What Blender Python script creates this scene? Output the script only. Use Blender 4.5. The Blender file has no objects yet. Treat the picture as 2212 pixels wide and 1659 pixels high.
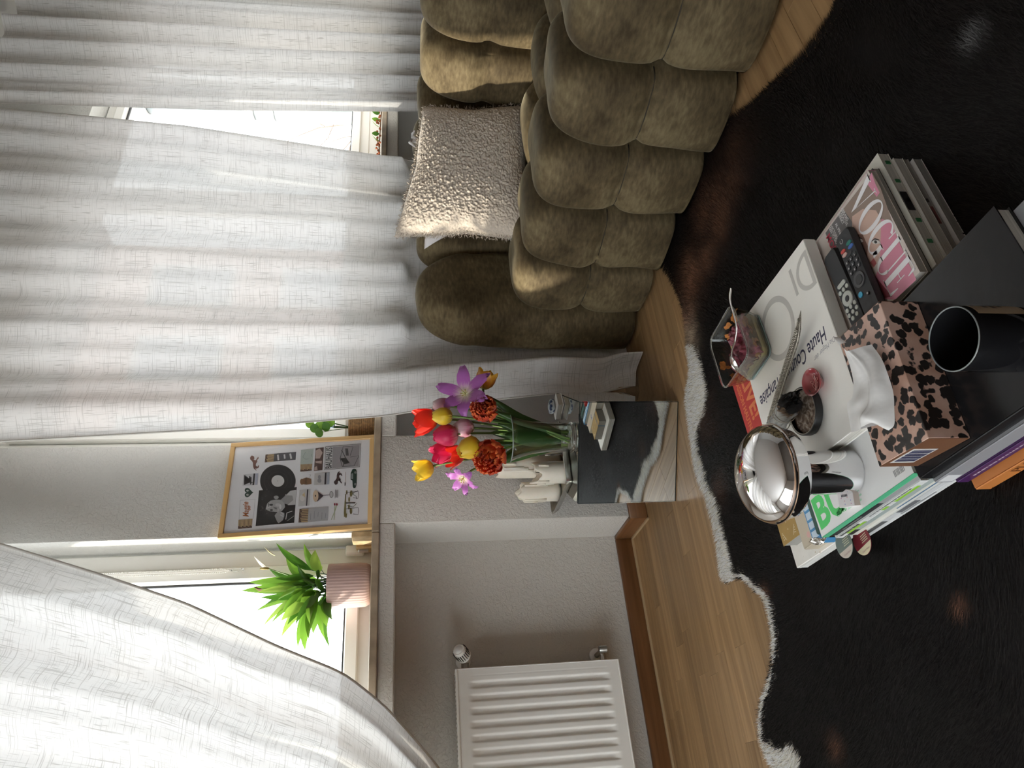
import bpy, bmesh, math, random
import numpy as np
from mathutils import Matrix, Vector
random.seed(7); RNG = np.random.default_rng(7)
S = bpy.context.scene
COL = S.collection
PI = math.pi

# ------------------------------------------------------------------ camera
F, YAW, PIT, H = 1513.0, 0.5620, 0.1543, 0.82
cf = np.array([math.sin(YAW)*math.cos(PIT), math.cos(YAW)*math.cos(PIT), -math.sin(PIT)])
cr = np.array([math.cos(YAW), -math.sin(YAW), 0.0])
cd = np.cross(cf, cr)
CAM = np.array([0, 0, H])
cam = bpy.data.cameras.new('camera'); cam.sensor_width = 36; cam.lens = F/2212*36
cam.clip_start = .02
co = bpy.data.objects.new('camera', cam); COL.objects.link(co)
co.matrix_world = Matrix(((cd[0], cr[0], -cf[0], 0), (cd[1], cr[1], -cf[1], 0), (cd[2], cr[2], -cf[2], H), (0, 0, 0, 1)))
S.camera = co

# ------------------------------------------------------------------ light
w = bpy.data.worlds.new('world'); S.world = w; w.use_nodes = True
bg = w.node_tree.nodes['Background']
bg.inputs[0].default_value = (.90, .96, 1.0, 1); bg.inputs[1].default_value = 4.6
sun = bpy.data.lights.new('sun', 'SUN'); sun.energy = 5.0; sun.color = (1.0, .93, .80); sun.angle = math.radians(1.2)
so = bpy.data.objects.new('sun', sun); COL.objects.link(so)
so.rotation_euler = Vector((1.0, -.44, -.56)).to_track_quat('-Z', 'Y').to_euler()
S.view_settings.view_transform = 'Standard'; S.view_settings.look = 'None'
S.view_settings.exposure = 0.70; S.view_settings.gamma = 1.0; S.view_settings.use_curve_mapping = False
cy = S.cycles
cy.max_bounces = 12; cy.diffuse_bounces = 6; cy.glossy_bounces = 5; cy.transmission_bounces = 10; cy.transparent_max_bounces = 24
cy.sample_clamp_indirect = 6.0; cy.caustics_reflective = False; cy.caustics_refractive = False
cy.use_denoising = True

# ------------------------------------------------------------------ pixel -> point on a real plane
def ray(x, y):
    return cf + (1659-y-829.5)/F*cr + (x-1106)/F*cd
def onz(x, y, z=0.):
    q = ray(x, y); return CAM + q*(z-H)/q[2]
def onY(x, y, Y):
    q = ray(x, y); return CAM + q*Y/q[1]
def onX(x, y, X):
    q = ray(x, y); return CAM + q*X/q[0]
def onP(x, y, p, n):
    q = ray(x, y); n = np.array(n, float); return CAM + q*(n@(np.array(p)-CAM))/(n@q)

# ------------------------------------------------------------------ helpers
WLOC = {}
def thing(name, loc, label=None, cat=None, group=None, kind=None):
    o = bpy.data.objects.new(name, None); o.empty_display_size = .02
    COL.objects.link(o); o.location = [float(c) for c in loc]; WLOC[o.name] = np.array(loc, float)
    tag(o, label, cat, group, kind); return o
def tag(o, label=None, cat=None, group=None, kind=None):
    if label: o['label'] = label
    if cat: o['category'] = cat
    if group: o['group'] = group
    if kind: o['kind'] = kind
    return o
def mk(name, vf, mat, parent=None, smooth=False, M=None, uv=None, label=None, cat=None, group=None, kind=None, col=None, auto=None):
    v, f = vf
    v = np.asarray(v, float).reshape(-1, 3)
    if M is not None:
        A = np.array(M); v = v@A[:3, :3].T + A[:3, 3]
    c = (v.min(0)+v.max(0))/2
    me = bpy.data.meshes.new(name)
    me.from_pydata((v-c).tolist(), [], f if isinstance(f, list) else f.tolist())
    me.validate(verbose=False)
    if smooth: me.polygons.foreach_set('use_smooth', [True]*len(me.polygons))
    if uv is not None:
        L = me.uv_layers.new(name='UVMap'); uv = np.asarray(uv)
        idx = np.empty(len(me.loops), int); me.loops.foreach_get('vertex_index', idx)
        L.data.foreach_set('uv', uv[idx].ravel())
    if col is not None:
        a = me.color_attributes.new('tint', 'FLOAT_COLOR', 'POINT')
        a.data.foreach_set('color', np.asarray(col, float).ravel())
    for m in (mat if isinstance(mat, (list, tuple)) else [mat]): me.materials.append(m)
    me.update()
    if auto is not None:
        try: me.set_sharp_from_angle(angle=math.radians(auto))
        except Exception: pass
    o = bpy.data.objects.new(name, me); COL.objects.link(o)
    WLOC[o.name] = c
    if parent is not None:
        o.parent = parent; c2 = c - WLOC[parent.name]
    else: c2 = c
    o.location = c2.tolist()
    return tag(o, label, cat, group, kind)
def join(*vfs):
    V = []; Fc = []; n = 0
    for v, f in vfs:
        v = np.asarray(v, float).reshape(-1, 3); V.append(v)
        Fc += [[i+n for i in q] for q in (f if isinstance(f, list) else f.tolist())]; n += len(v)
    return np.vstack(V), Fc
def xf(vf, M):
    A = np.array(M); v = np.asarray(vf[0], float).reshape(-1, 3); return v@A[:3, :3].T + A[:3, 3], vf[1]
def frame(o, ex, ey, ez):
    return np.array([[ex[0], ey[0], ez[0], o[0]], [ex[1], ey[1], ez[1], o[1]], [ex[2], ey[2], ez[2], o[2]], [0, 0, 0, 1.]])
def rotz(o, a):
    c, s = math.cos(a), math.sin(a); return frame(o, (c, s, 0), (-s, c, 0), (0, 0, 1))
def nrm(v):
    v = np.array(v, float); return v/np.linalg.norm(v)
def box(x0, x1, y0, y1, z0, z1, b=0, seg=1):
    v = [(x, y, z) for x in (x0, x1) for y in (y0, y1) for z in (z0, z1)]
    f = [[0, 1, 3, 2], [4, 6, 7, 5], [0, 4, 5, 1], [2, 3, 7, 6], [0, 2, 6, 4], [1, 5, 7, 3]]
    if b <= 0: return np.array(v, float), f
    bm = bmesh.new(); vs = [bm.verts.new(p) for p in v]
    for q in f: bm.faces.new([vs[i] for i in q])
    bmesh.ops.bevel(bm, geom=bm.edges[:], offset=b, segments=seg, affect='EDGES', profile=.5)
    bm.verts.ensure_lookup_table(); bm.verts.index_update()
    r = np.array([p.co[:] for p in bm.verts]), [[q.index for q in g.verts] for g in bm.faces]
    bm.free(); return r
def grid(nu, nv, fn, wrap=False):
    P = np.array([[fn(i/(nu-1) if not wrap else i/nu, j/(nv-1)) for j in range(nv)] for i in range(nu)], float)
    return gridf(P, wrap)
def gridf(P, wrap=False):
    nu, nv = P.shape[:2]; I = np.arange(nu*nv).reshape(nu, nv)
    if wrap: I = np.vstack([I, I[:1]])
    a, b, c, d = I[:-1, :-1], I[1:, :-1], I[1:, 1:], I[:-1, 1:]
    return P.reshape(-1, 3), np.stack([a, b, c, d], -1).reshape(-1, 4)
def uvgrid(nu, nv, su=1, sv=1):
    a, b = np.meshgrid(np.linspace(0, su, nu), np.linspace(0, sv, nv), indexing='ij'); return np.stack([a, b], -1).reshape(-1, 2)
def lathe(prof, n=32, o=(0, 0, 0), rf=None):
    V = []; m = len(prof)
    for i in range(n):
        a = 2*PI*i/n; k = 1 if rf is None else rf(a)
        for r, z in prof: V.append((o[0]+r*k*math.cos(a), o[1]+r*k*math.sin(a), o[2]+z))
    f = [[i*m+j, ((i+1) % n)*m+j, ((i+1) % n)*m+j+1, i*m+j+1] for i in range(n) for j in range(m-1)]
    return np.array(V), f
def tube(pts, r, n=8, cap=True):
    pts = np.array(pts, float); m = len(pts); r = np.broadcast_to(np.array(r, float), (m,))
    V = []; t = np.gradient(pts, axis=0) if m > 2 else np.array([pts[1]-pts[0]]*2)
    up = np.array([0, 0, 1.]) if abs(nrm(t[0])[2]) < .9 else np.array([1., 0, 0])
    for i in range(m):
        d = nrm(t[i]); a = nrm(np.cross(d, up)); b = np.cross(d, a); up = np.cross(a, d) if False else up
        for k in range(n):
            an = 2*PI*k/n; V.append(pts[i]+r[i]*(math.cos(an)*a+math.sin(an)*b))
    f = [[i*n+k, i*n+(k+1) % n, (i+1)*n+(k+1) % n, (i+1)*n+k] for i in range(m-1) for k in range(n)]
    if cap: f += [list(range(n))[::-1], [(m-1)*n+k for k in range(n)]]
    return np.array(V), f
def prism(poly, z0, z1):
    n = len(poly); v = [(p[0], p[1], z0) for p in poly]+[(p[0], p[1], z1) for p in poly]
    f = [list(range(n))[::-1], list(range(n, 2*n))]+[[i, (i+1) % n, n+(i+1) % n, n+i] for i in range(n)]
    return np.array(v, float), f
def flat(poly, z=0.): return np.array([(p[0], p[1], z) for p in poly], float), [list(range(len(poly)))]
def ell(cx, cy, a, b, n=32, t0=0, t1=2*PI, rot=0):
    q = []
    for i in range(n):
        t = t0+(t1-t0)*i/(n if abs(t1-t0-2*PI) < 1e-6 else n-1); x, y = a*math.cos(t), b*math.sin(t)
        q.append((cx+x*math.cos(rot)-y*math.sin(rot), cy+x*math.sin(rot)+y*math.cos(rot)))
    return q
def ring(cx, cy, a, b, a2, b2, n=40, t0=0, t1=2*PI, z=0., dx=0):
    o = ell(cx, cy, a, b, n, t0, t1); i_ = ell(cx+dx, cy, a2, b2, n, t0, t1)
    closed = abs(t1-t0-2*PI) < 1e-6
    v = [(p[0], p[1], z) for p in o+i_]
    f = [[k, (k+1) % n, n+(k+1) % n, n+k] for k in range(n if closed else n-1)]
    return np.array(v), f
def strokes(pts, wd, z=0.):
    """flat polyline of a given width"""
    pts = np.array(pts, float); V = []; t = np.gradient(pts, axis=0)
    wd = np.broadcast_to(np.array(wd, float), (len(pts),))
    for p, d, ww in zip(pts, t, wd):
        L = math.hypot(*d) or 1; nx, ny = -d[1]/L, d[0]/L
        V += [(p[0]+nx*ww/2, p[1]+ny*ww/2, z), (p[0]-nx*ww/2, p[1]-ny*ww/2, z)]
    return np.array(V), [[2*i, 2*i+1, 2*i+3, 2*i+2] for i in range(len(pts)-1)]
def text(s, size, shear=0., bold=0., align='LEFT', space=1.0, line=1.0):
    c = bpy.data.curves.new('text', 'FONT'); c.body = s; c.size = size; c.shear = shear; c.offset = bold*size; c.align_x = align
    c.space_character = space; c.space_line = line; c.resolution_u = 3
    o = bpy.data.objects.new('text', c); COL.objects.link(o)
    dg = bpy.context.evaluated_depsgraph_get(); me = o.evaluated_get(dg).to_mesh()
    r = np.array([v.co[:] for v in me.vertices]).reshape(-1, 3), [list(p.vertices) for p in me.polygons]
    o.evaluated_get(dg).to_mesh_clear(); bpy.data.objects.remove(o); bpy.data.curves.remove(c)
    return r
def cubesphere(n):
    V = {}; Fc = []; L = []
    def vid(p):
        k = tuple(np.round(p, 6))
        if k not in V: V[k] = len(L); L.append(p)
        return V[k]
    for ax in range(3):
        for s in (-1, 1):
            for i in range(n):
                for j in range(n):
                    q = []
                    for a, b in ((i, j), (i+1, j), (i+1, j+1), (i, j+1)):
                        p = [0, 0, 0]; p[ax] = s; p[(ax+1) % 3] = -1+2*a/n; p[(ax+2) % 3] = -1+2*b/n; q.append(vid(p))
                    Fc.append(q if s > 0 else q[::-1])
    return np.array(L, float), Fc
_CS = {}
def puff(x0, x1, y0, y1, z0, z1, k=4.5, n=22, seams=(), bot=.55, amp=.004, sd=0, floor_=-9.):
    if n not in _CS: _CS[n] = cubesphere(n)
    p, f = _CS[n]; q = np.sin(p*PI/2*.96)/math.sin(PI/2*.96)
    q = q.copy(); zz = q[:, 2].copy(); qb = q.copy(); qb[:, 2] = np.where(zz < 0, zz*bot, zz)
    nn = (np.abs(qb)**k).sum(1)**(1/k); nn = np.where(zz < -.98, np.maximum(nn, 1e-3), nn)
    q = q/nn[:, None]
    q[:, 2] = np.clip(q[:, 2], -1, 1)
    c = np.array([(x0+x1)/2, (y0+y1)/2, (z0+z1)/2]); h = np.array([(x1-x0)/2, (y1-y0)/2, (z1-z0)/2])
    v = c+q*h
    for zs, dep, wd in seams:
        g = 1-dep*np.exp(-((v[:, 2]-zs)/wd)**2)
        v[:, 0] = c[0]+(v[:, 0]-c[0])*g; v[:, 1] = c[1]+(v[:, 1]-c[1])*g
    r = np.random.default_rng(sd); ph = r.uniform(0, 6, 6)
    w_ = np.sin(v[:, 0]*19+ph[0])*np.sin(v[:, 1]*21+ph[1])+np.sin(v[:, 2]*23+ph[2])*np.sin(v[:, 1]*15+ph[3])
    v = v+q*w_[:, None]*amp
    v[:, 2] = np.maximum(v[:, 2], floor_)
    return v, f

# ------------------------------------------------------------------ materials
def nt(name):
    m = bpy.data.materials.new(name); m.use_nodes = True; t = m.node_tree; b = t.nodes['Principled BSDF']; return m, t, b
def N(t, kind, **kw):
    n = t.nodes.new(kind)
    for k, v in kw.items():
        if k.startswith('i_'):
            key = k[2:]; key = int(key) if key.isdigit() else key.replace('_', ' ')
            n.inputs[key].default_value = v
        else: setattr(n, k, v)
    return n
def coords(t, kind='Object', scale=(1, 1, 1), rot=(0, 0, 0)):
    tc = N(t, 'ShaderNodeTexCoord'); mp = N(t, 'ShaderNodeMapping'); mp.inputs['Scale'].default_value = scale; mp.inputs['Rotation'].default_value = rot
    t.links.new(tc.outputs[kind], mp.inputs[0]); return mp.outputs[0]
def ramp(t, src, stops):
    r = N(t, 'ShaderNodeValToRGB'); e = r.color_ramp.elements
    while len(e) < len(stops): e.new(.5)
    for el, (p, c) in zip(e, stops): el.position = p; el.color = (*c, 1) if len(c) == 3 else c
    t.links.new(src, r.inputs[0]); return r.outputs[0]
def P(name, col, rough=.5, metal=0., var=0., vs=8., vscale=(1, 1, 1), bump=0., bs=80., sheen=0., ior=None, trans=0., coat=0., sub=0., emit=None, spec=None, bdist=.002, detail=4., bscale=None, coord='Object'):
    m, t, b = nt(name)
    b.inputs['Base Color'].default_value = (*col, 1); b.inputs['Roughness'].default_value = rough; b.inputs['Metallic'].default_value = metal
    if spec is not None: b.inputs['Specular IOR Level'].default_value = spec
    if ior: b.inputs['IOR'].default_value = ior
    b.inputs['Transmission Weight'].default_value = trans; b.inputs['Coat Weight'].default_value = coat
    if sheen: b.inputs['Sheen Weight'].default_value = sheen; b.inputs['Sheen Roughness'].default_value = .4
    if sub: b.inputs['Subsurface Weight'].default_value = sub; b.inputs['Subsurface Radius'].default_value = (.02, .015, .01); b.inputs['Subsurface Scale'].default_value = .5
    if emit: b.inputs['Emission Color'].default_value = (*emit[0], 1); b.inputs['Emission Strength'].default_value = emit[1]
    if var:
        n = N(t, 'ShaderNodeTexNoise', i_Scale=vs, i_Detail=detail); t.links.new(coords(t, coord, vscale), n.inputs['Vector'])
        c = np.array(col); o = ramp(t, n.outputs[0], [(.3, tuple(np.clip(c*(1-var), 0, 1))), (.7, tuple(np.clip(c*(1+var), 0, 1)))])
        t.links.new(o, b.inputs['Base Color'])
    if bump:
        n = N(t, 'ShaderNodeTexNoise', i_Scale=bs, i_Detail=3.); t.links.new(coords(t, coord, bscale or (1, 1, 1)), n.inputs['Vector'])
        k = N(t, 'ShaderNodeBump', i_Strength=bump, i_Distance=bdist); t.links.new(n.outputs[0], k.inputs['Height']); t.links.new(k.outputs[0], b.inputs['Normal'])
    return m
def wood(name, c1, c2, along=(1, 0, 0), rnd=.25, rough=.4, scale=1., coord='Object'):
    m, t, b = nt(name); sc = [2.2*scale if a else 55*scale for a in along]
    n = N(t, 'ShaderNodeTexNoise', i_Scale=1., i_Detail=6., i_Distortion=.6)
    oi = N(t, 'ShaderNodeObjectInfo'); mp = coords(t, coord, sc)
    ad = N(t, 'ShaderNodeVectorMath', operation='ADD'); cb = N(t, 'ShaderNodeCombineXYZ'); ml = N(t, 'ShaderNodeMath', operation='MULTIPLY', i_1=37.)
    t.links.new(oi.outputs['Random'], ml.inputs[0])
    for i in range(3): t.links.new(ml.outputs[0], cb.inputs[i])
    t.links.new(mp, ad.inputs[0]); t.links.new(cb.outputs[0], ad.inputs[1]); t.links.new(ad.outputs[0], n.inputs['Vector'])
    o = ramp(t, n.outputs[0], [(.3, c1), (.5, tuple((np.array(c1)+np.array(c2))/2)), (.68, c2)])
    hs = N(t, 'ShaderNodeHueSaturation'); mr = N(t, 'ShaderNodeMapRange', i_3=1-rnd, i_4=1+rnd)
    t.links.new(oi.outputs['Random'], mr.inputs[0]); t.links.new(mr.outputs[0], hs.inputs['Value']); t.links.new(o, hs.inputs['Color'])
    t.links.new(hs.outputs[0], b.inputs['Base Color']); b.inputs['Roughness'].default_value = rough
    k = N(t, 'ShaderNodeBump', i_Strength=.12, i_Distance=.001); t.links.new(n.outputs[0], k.inputs['Height']); t.links.new(k.outputs[0], b.inputs['Normal'])
    return m
def plaster(name, col, sc=90, st=.5):
    m, t, b = nt(name); b.inputs['Roughness'].default_value = .85; b.inputs['Base Color'].default_value = (*col, 1)
    co_ = coords(t, 'Object'); n = N(t, 'ShaderNodeTexNoise', i_Scale=sc, i_Detail=2., i_Distortion=.8); t.links.new(co_, n.inputs['Vector'])
    n2 = N(t, 'ShaderNodeTexNoise', i_Scale=sc*.35, i_Detail=2.); t.links.new(co_, n2.inputs['Vector'])
    r = ramp(t, n.outputs[0], [(.42, (0, 0, 0)), (.62, (1, 1, 1))]); ad = N(t, 'ShaderNodeMixRGB', blend_type='MULTIPLY', i_0=.7)
    t.links.new(r, ad.inputs[1]); t.links.new(n2.outputs[0], ad.inputs[2])
    k = N(t, 'ShaderNodeBump', i_Strength=st, i_Distance=.004); t.links.new(ad.outputs[0], k.inputs['Height']); t.links.new(k.outputs[0], b.inputs['Normal'])
    return m
def fabric_curtain(name):
    m = bpy.data.materials.new(name); m.use_nodes = True; t = m.node_tree; t.nodes.clear(); out = N(t, 'ShaderNodeOutputMaterial')
    facs = []
    for sc, rg in (((9, 620, 1), (.60, .70)), ((620, 9, 1), (.60, .70)), ((26, 420, 1), (.63, .72)), ((420, 26, 1), (.63, .72))):
        n = N(t, 'ShaderNodeTexNoise', i_Scale=1., i_Detail=1.); t.links.new(coords(t, 'UV', sc), n.inputs['Vector'])
        facs.append(ramp(t, n.outputs[0], [(rg[0], (0, 0, 0)), (rg[1], (1, 1, 1))]))
    s = facs[0]
    for g in facs[1:]:
        a = N(t, 'ShaderNodeMixRGB', blend_type='LIGHTEN', i_0=1.); t.links.new(s, a.inputs[1]); t.links.new(g, a.inputs[2]); s = a.outputs[0]
    cd_ = ramp(t, s, [(0, (.84, .83, .81)), (1, (.60, .59, .565))])
    df = N(t, 'ShaderNodeBsdfDiffuse'); tl = N(t, 'ShaderNodeBsdfTranslucent'); t.links.new(cd_, df.inputs[0]); t.links.new(cd_, tl.inputs[0])
    m1 = N(t, 'ShaderNodeMixShader', i_0=.17); t.links.new(df.outputs[0], m1.inputs[1]); t.links.new(tl.outputs[0], m1.inputs[2])
    tr = N(t, 'ShaderNodeBsdfTransparent'); m2 = N(t, 'ShaderNodeMixShader')
    n = N(t, 'ShaderNodeTexNoise', i_Scale=1., i_Detail=2.); t.links.new(coords(t, 'UV', (6, 6, 1)), n.inputs['Vector'])
    fr = ramp(t, s, [(0, (.028, .028, .028)), (1, (.006, .006, .006))])
    t.links.new(fr, m2.inputs[0]); t.links.new(m1.outputs[0], m2.inputs[1]); t.links.new(tr.outputs[0], m2.inputs[2]); t.links.new(m2.outputs[0], out.inputs[0])
    return m
def pane_mat(name, gloss=.45, edge=None, pwr=4.0):
    m = bpy.data.materials.new(name); m.use_nodes = True; t = m.node_tree; t.nodes.clear(); out = N(t, 'ShaderNodeOutputMaterial')
    tr = N(t, 'ShaderNodeBsdfTransparent'); gl = N(t, 'ShaderNodeBsdfGlossy', i_Roughness=.02); lw = N(t, 'ShaderNodeLayerWeight'); pw = N(t, 'ShaderNodeMath', operation='POWER', i_1=pwr); fr = N(t, 'ShaderNodeMath', operation='MULTIPLY_ADD', i_1=gloss, i_2=.025)
    t.links.new(lw.outputs['Facing'], pw.inputs[0]); t.links.new(pw.outputs[0], fr.inputs[0])
    mx = N(t, 'ShaderNodeMixShader'); t.links.new(fr.outputs[0], mx.inputs[0]); t.links.new(tr.outputs[0], mx.inputs[1]); t.links.new(gl.outputs[0], mx.inputs[2]); t.links.new(mx.outputs[0], out.inputs[0])
    if edge: t.links.new(ramp(t, lw.outputs['Facing'], [(.40, (.96, .985, .97)), (.88, edge)]), tr.inputs[0])
    return m
def tint_mat(name, rough=.6, sheen=0., aniso=0., spec=.5):
    m, t, b = nt(name); a = N(t, 'ShaderNodeVertexColor', layer_name='tint'); t.links.new(a.outputs[0], b.inputs['Base Color'])
    b.inputs['Roughness'].default_value = rough; b.inputs['Specular IOR Level'].default_value = spec
    if sheen: b.inputs['Sheen Weight'].default_value = sheen
    return m

M_WALL = plaster('wall_paint', (.60, .57, .52), 95, .38)
M_WALLW = plaster('wall_white', (.62, .615, .59), 95, .35)
M_CEIL = P('ceiling_paint', (.82, .81, .79), .9)
M_GREYW = P('niche_paint', (.84, .84, .82), .8, bump=.1, bs=200)
M_PVC = P('white_window_frame', (.84, .83, .79), .35)
M_RAD = P('radiator_enamel', (.80, .78, .73), .35)
M_SKIRT = wood('brown_skirting', (.13, .053, .018), (.22, .10, .04), (1, 0, 0), .05, .38)
M_SKIRTY = wood('brown_skirting_return', (.13, .053, .018), (.22, .10, .04), (0, 1, 0), .05, .38)
M_PLANK = wood('oak_plank', (.25, .142, .060), (.40, .25, .12), (1, 0, 0), .16, .42)
M_JOINT = P('floor_joint', (.20, .11, .055), .7)
M_STONE = P('sill_stone', (.40, .32, .23), .45, var=.3, vs=14, bump=.15, bs=60)
M_GASK = P('black_gasket', (.02, .02, .022), .5)
M_CURT = fabric_curtain('linen_voile')
M_PANE = pane_mat('window_glass')
M_CHROME = P('chrome', (.86, .86, .87), .035, 1.)
M_MIRROR = P('mirror_glass', (.86, .89, .87), .01, 1.)
M_BLACK = P('matt_black', (.012, .012, .012), .5)
M_WHITE = P('white_paper', (.82, .81, .78), .6)
M_CREAM = P('cream_paper', (.74, .69, .60), .7)
M_GLASS = P('clear_glass', (.97, 1., .98), .0, trans=1., ior=1.45)
M_OAKF = wood('light_oak_frame', (.60, .36, .13), (.72, .48, .22), (0, 0, 1), .05, .4)
M_SILVER = P('brushed_silver', (.72, .71, .68), .28, 1.)

# ================================================================== the room
YP, YN, YS = 2.176, 2.37, 2.245        # face under the sill, back of the niches, face above the sill
ZS0, ZS1 = .895, .918                  # sill slab
SX0, SX1 = .84, 1.161                  # pier between the niches
WX0, WX1 = -1.75, 3.75                 # outer ends of the two windows
RX0, RX1, RY0, CZ = -2.4, 4.3, -2.3, 2.66
fl = mk('floor', box(RX0, RX1, RY0, 2.45, -.08, -.004), M_JOINT, kind='structure')
mk('ceiling', box(RX0-.1, RX1+.1, RY0-.1, 2.7, CZ, CZ+.1), M_CEIL, kind='structure')
LY0, LY1, LZ0, LZ1 = -.70, 1.30, .12, 2.5       # invented tall window in the left wall, out of view, added for fill light
mk('wall_left', join(box(RX0-.12, RX0, RY0, LY0, 0, CZ), box(RX0-.12, RX0, LY1, 2.7, 0, CZ), box(RX0-.12, RX0, LY0, LY1, 0, LZ0), box(RX0-.12, RX0, LY0, LY1, LZ1, CZ)), M_WALLW, kind='structure')
mk('wall_right', box(RX1, RX1+.1, RY0, 2.7, 0, CZ), M_WALLW, kind='structure')
mk('wall_front', box(RX0-.1, RX1+.1, RY0-.1, RY0, 0, CZ), plaster('wall_dark', (.14, .125, .11), 95, .3), kind='structure')
lower = [box(SX0, SX1, YP, 2.6, 0, ZS0, .006, 2),
         box(RX0, SX0+.003, YP, 2.6, .845, ZS0, .004), box(SX1-.003, RX1, YP, 2.6, .842, ZS0, .004),
         box(RX0, SX0+.05, YN, 2.6, 0, .85)]
mk('wall_back', join(*lower), M_WALL, kind='structure', smooth=True, auto=35)
mk('wall_back', box(SX1-.05, RX1, YN, 2.6, 0, .85), M_GREYW, kind='structure')
upper = [box(.837, 1.168, YS, 2.6, ZS1, CZ, .006, 2), box(RX0, 1., YS, 2.6, 2.25, CZ), box(1., RX1, YS, 2.6, 2.22, CZ),
         box(RX0, WX0, YS, 2.6, ZS1, 2.3), box(WX1, RX1, YS, 2.6, ZS1, 2.3)]
mk('wall_back', join(*upper), M_WALLW, kind='structure', smooth=True, auto=35)

# ---- floor strips: each strip is a piece with its own edges
def inrug(x, y): return (y < 1.45 and x < 1.1) or (y < .75 and x < 1.25)
rw = .0655; r = 0; y = .50
while y < 2.37:
    x = -.55-random.random()*.4
    while x < 1.62:
        L = random.uniform(.30, .62)
        cx0, cx1 = max(x, -.6), min(x+L, 1.75)
        if cx1 > cx0+.02 and not (inrug(cx0, y) and inrug(cx1, y) and inrug(cx1, y+rw)):
            mk('plank', box(cx0+.0002, cx1-.0002, y+.0002, min(y+rw, YN)-.0002, -.006, 0, .0004), M_PLANK, fl)
        x += L
    y += rw; r += 1

# ---- skirting
bb = thing('baseboard_back', (.84, 2.3, 0), kind='structure')
def skirt(name, x0, x1, y0, y1, m):
    mk(name, box(x0, x1, y0, y1, 0, .064, .004, 2), m, bb, smooth=True, auto=40)
skirt('skirting_board', SX0-.014, SX1, YP-.015, YP-.0005, M_SKIRT)
skirt('skirting_board', SX0-.0145, SX0-.0005, YP-.015, YN-.0005, M_SKIRTY)
skirt('skirting_board', RX0+.02, SX0-.0145, YN-.0155, YN-.0005, M_SKIRT)
M_CAULK = P('skirting_strip', (.42, .30, .17), .5)
mk('floor_strip', box(RX0+.02, SX0-.0145, YN-.021, YN-.0155, 0, .007), M_CAULK, bb)
mk('floor_strip', box(SX0-.020, SX0-.0145, YP-.02, YN-.0155, 0, .007), M_CAULK, bb)

# ---- window sill in stone slabs
sl = thing('trim_1', (.8, 2.3, ZS0), kind='structure')
for a, b in ((RX0+.02, -.62), (-.618, .808), (.810, 2.02), (2.022, 3.4), (3.402, RX1-.02)):
    mk('sill_slab', box(a, b, YP-.012, 2.43, ZS0, ZS1, .003, 2), M_STONE, sl)

# ---- windows
def window(name, x0, x1, z0, z1, mull):
    t = thing(name, ((x0+x1)/2, 2.40, z0), kind='structure')
    Y0, Y1 = 2.355, 2.425; fw = .055
    mk('window_frame', join(box(x0, x0+fw, Y0, Y1, z0, z1, .004), box(x1-fw, x1, Y0, Y1, z0, z1, .004), box(x0+fw, x1-fw, Y0, Y1, z0, z0+fw, .004), box(x0+fw, x1-fw, Y0, Y1, z1-fw, z1, .004)), M_PVC, t)
    xs = [x0+fw]+mull+[x1-fw]
    for a, b in zip(xs[:-1], xs[1:]):
        s = .042; a2, b2, c2, d2 = a+.003, b-.003, z0+fw-.012, z1-fw+.012
        sh = mk('sash', join(box(a2, a2+s, Y0-.02, Y1-.01, c2, d2, .004), box(b2-s, b2, Y0-.02, Y1-.01, c2, d2, .004), box(a2+s, b2-s, Y0-.02, Y1-.01, c2, c2+s, .004), box(a2+s, b2-s, Y0-.02, Y1-.01, d2-s, d2, .004)), M_PVC, t)
        g = .007
        mk('gasket', join(box(a2+s, a2+s+g, Y0+.01, Y0+.02, c2+s, d2-s), box(b2-s-g, b2-s, Y0+.01, Y0+.02, c2+s, d2-s), box(a2+s, b2-s, Y0+.01, Y0+.02, c2+s, c2+s+g), box(a2+s, b2-s, Y0+.01, Y0+.02, d2-s-g, d2-s)), M_GASK, sh)
        mk('pane', box(a2+s, b2-s, Y0+.022, Y0+.026, c2+s, d2-s), M_PANE, sh)
    return t
w1 = window('window_1', WX0+.01, .826, ZS1, 2.245, [-.45])
mk('hinge', lathe([(0, 0), (.008, 0), (.008, .03), (.005, .034), (0, .034)], 12, (.805, 2.325, .935)), M_SILVER, w1)
mk('hinge_block', box(.795, .826, 2.325, 2.356, .95, 1.01, .004), M_PVC, w1)
w2 = window('window_2', 1.18, WX1-.01, .985, 2.215, [2.45])
mk('lower_panel', box(1.18, WX1-.01, 2.36, 2.42, ZS1, .985), M_PVC, w2)
# roller blind box above window 1 and its beaded chain
bl = thing('blind_chain', (.752, 2.318, 1.33), 'white beaded blind cord loop with a clear joiner beside the left window', 'cord')
for dx in (-.006, .006):
    bs = []
    for i in range(150):
        z = 1.365+i*.0057
        bs.append(lathe([(0, -.0022), (.0022, 0), (0, .0022)], 6, (.752+dx*(1 if i > 3 else i/4), 2.318, z)))
    mk('bead_strand', join(*bs), M_WHITE, bl, kind='stuff')
mk('joiner', lathe([(0, 0), (.004, .002), (.006, .015), (.0045, .02), (.006, .026), (.004, .04), (0, .042)], 10, (.752, 2.318, 1.325)), M_GLASS, bl, smooth=True, label='clear plastic joiner')
mk('bead_strand', tube([(.752, 2.318, 1.36), (.752, 2.318, 2.235)], .0006, 4), M_WHITE, bl)
w3 = thing('added_fill_window', (RX0-.06, -.5, LZ0), kind='structure')  # unseen window, added only to brighten the room
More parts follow.
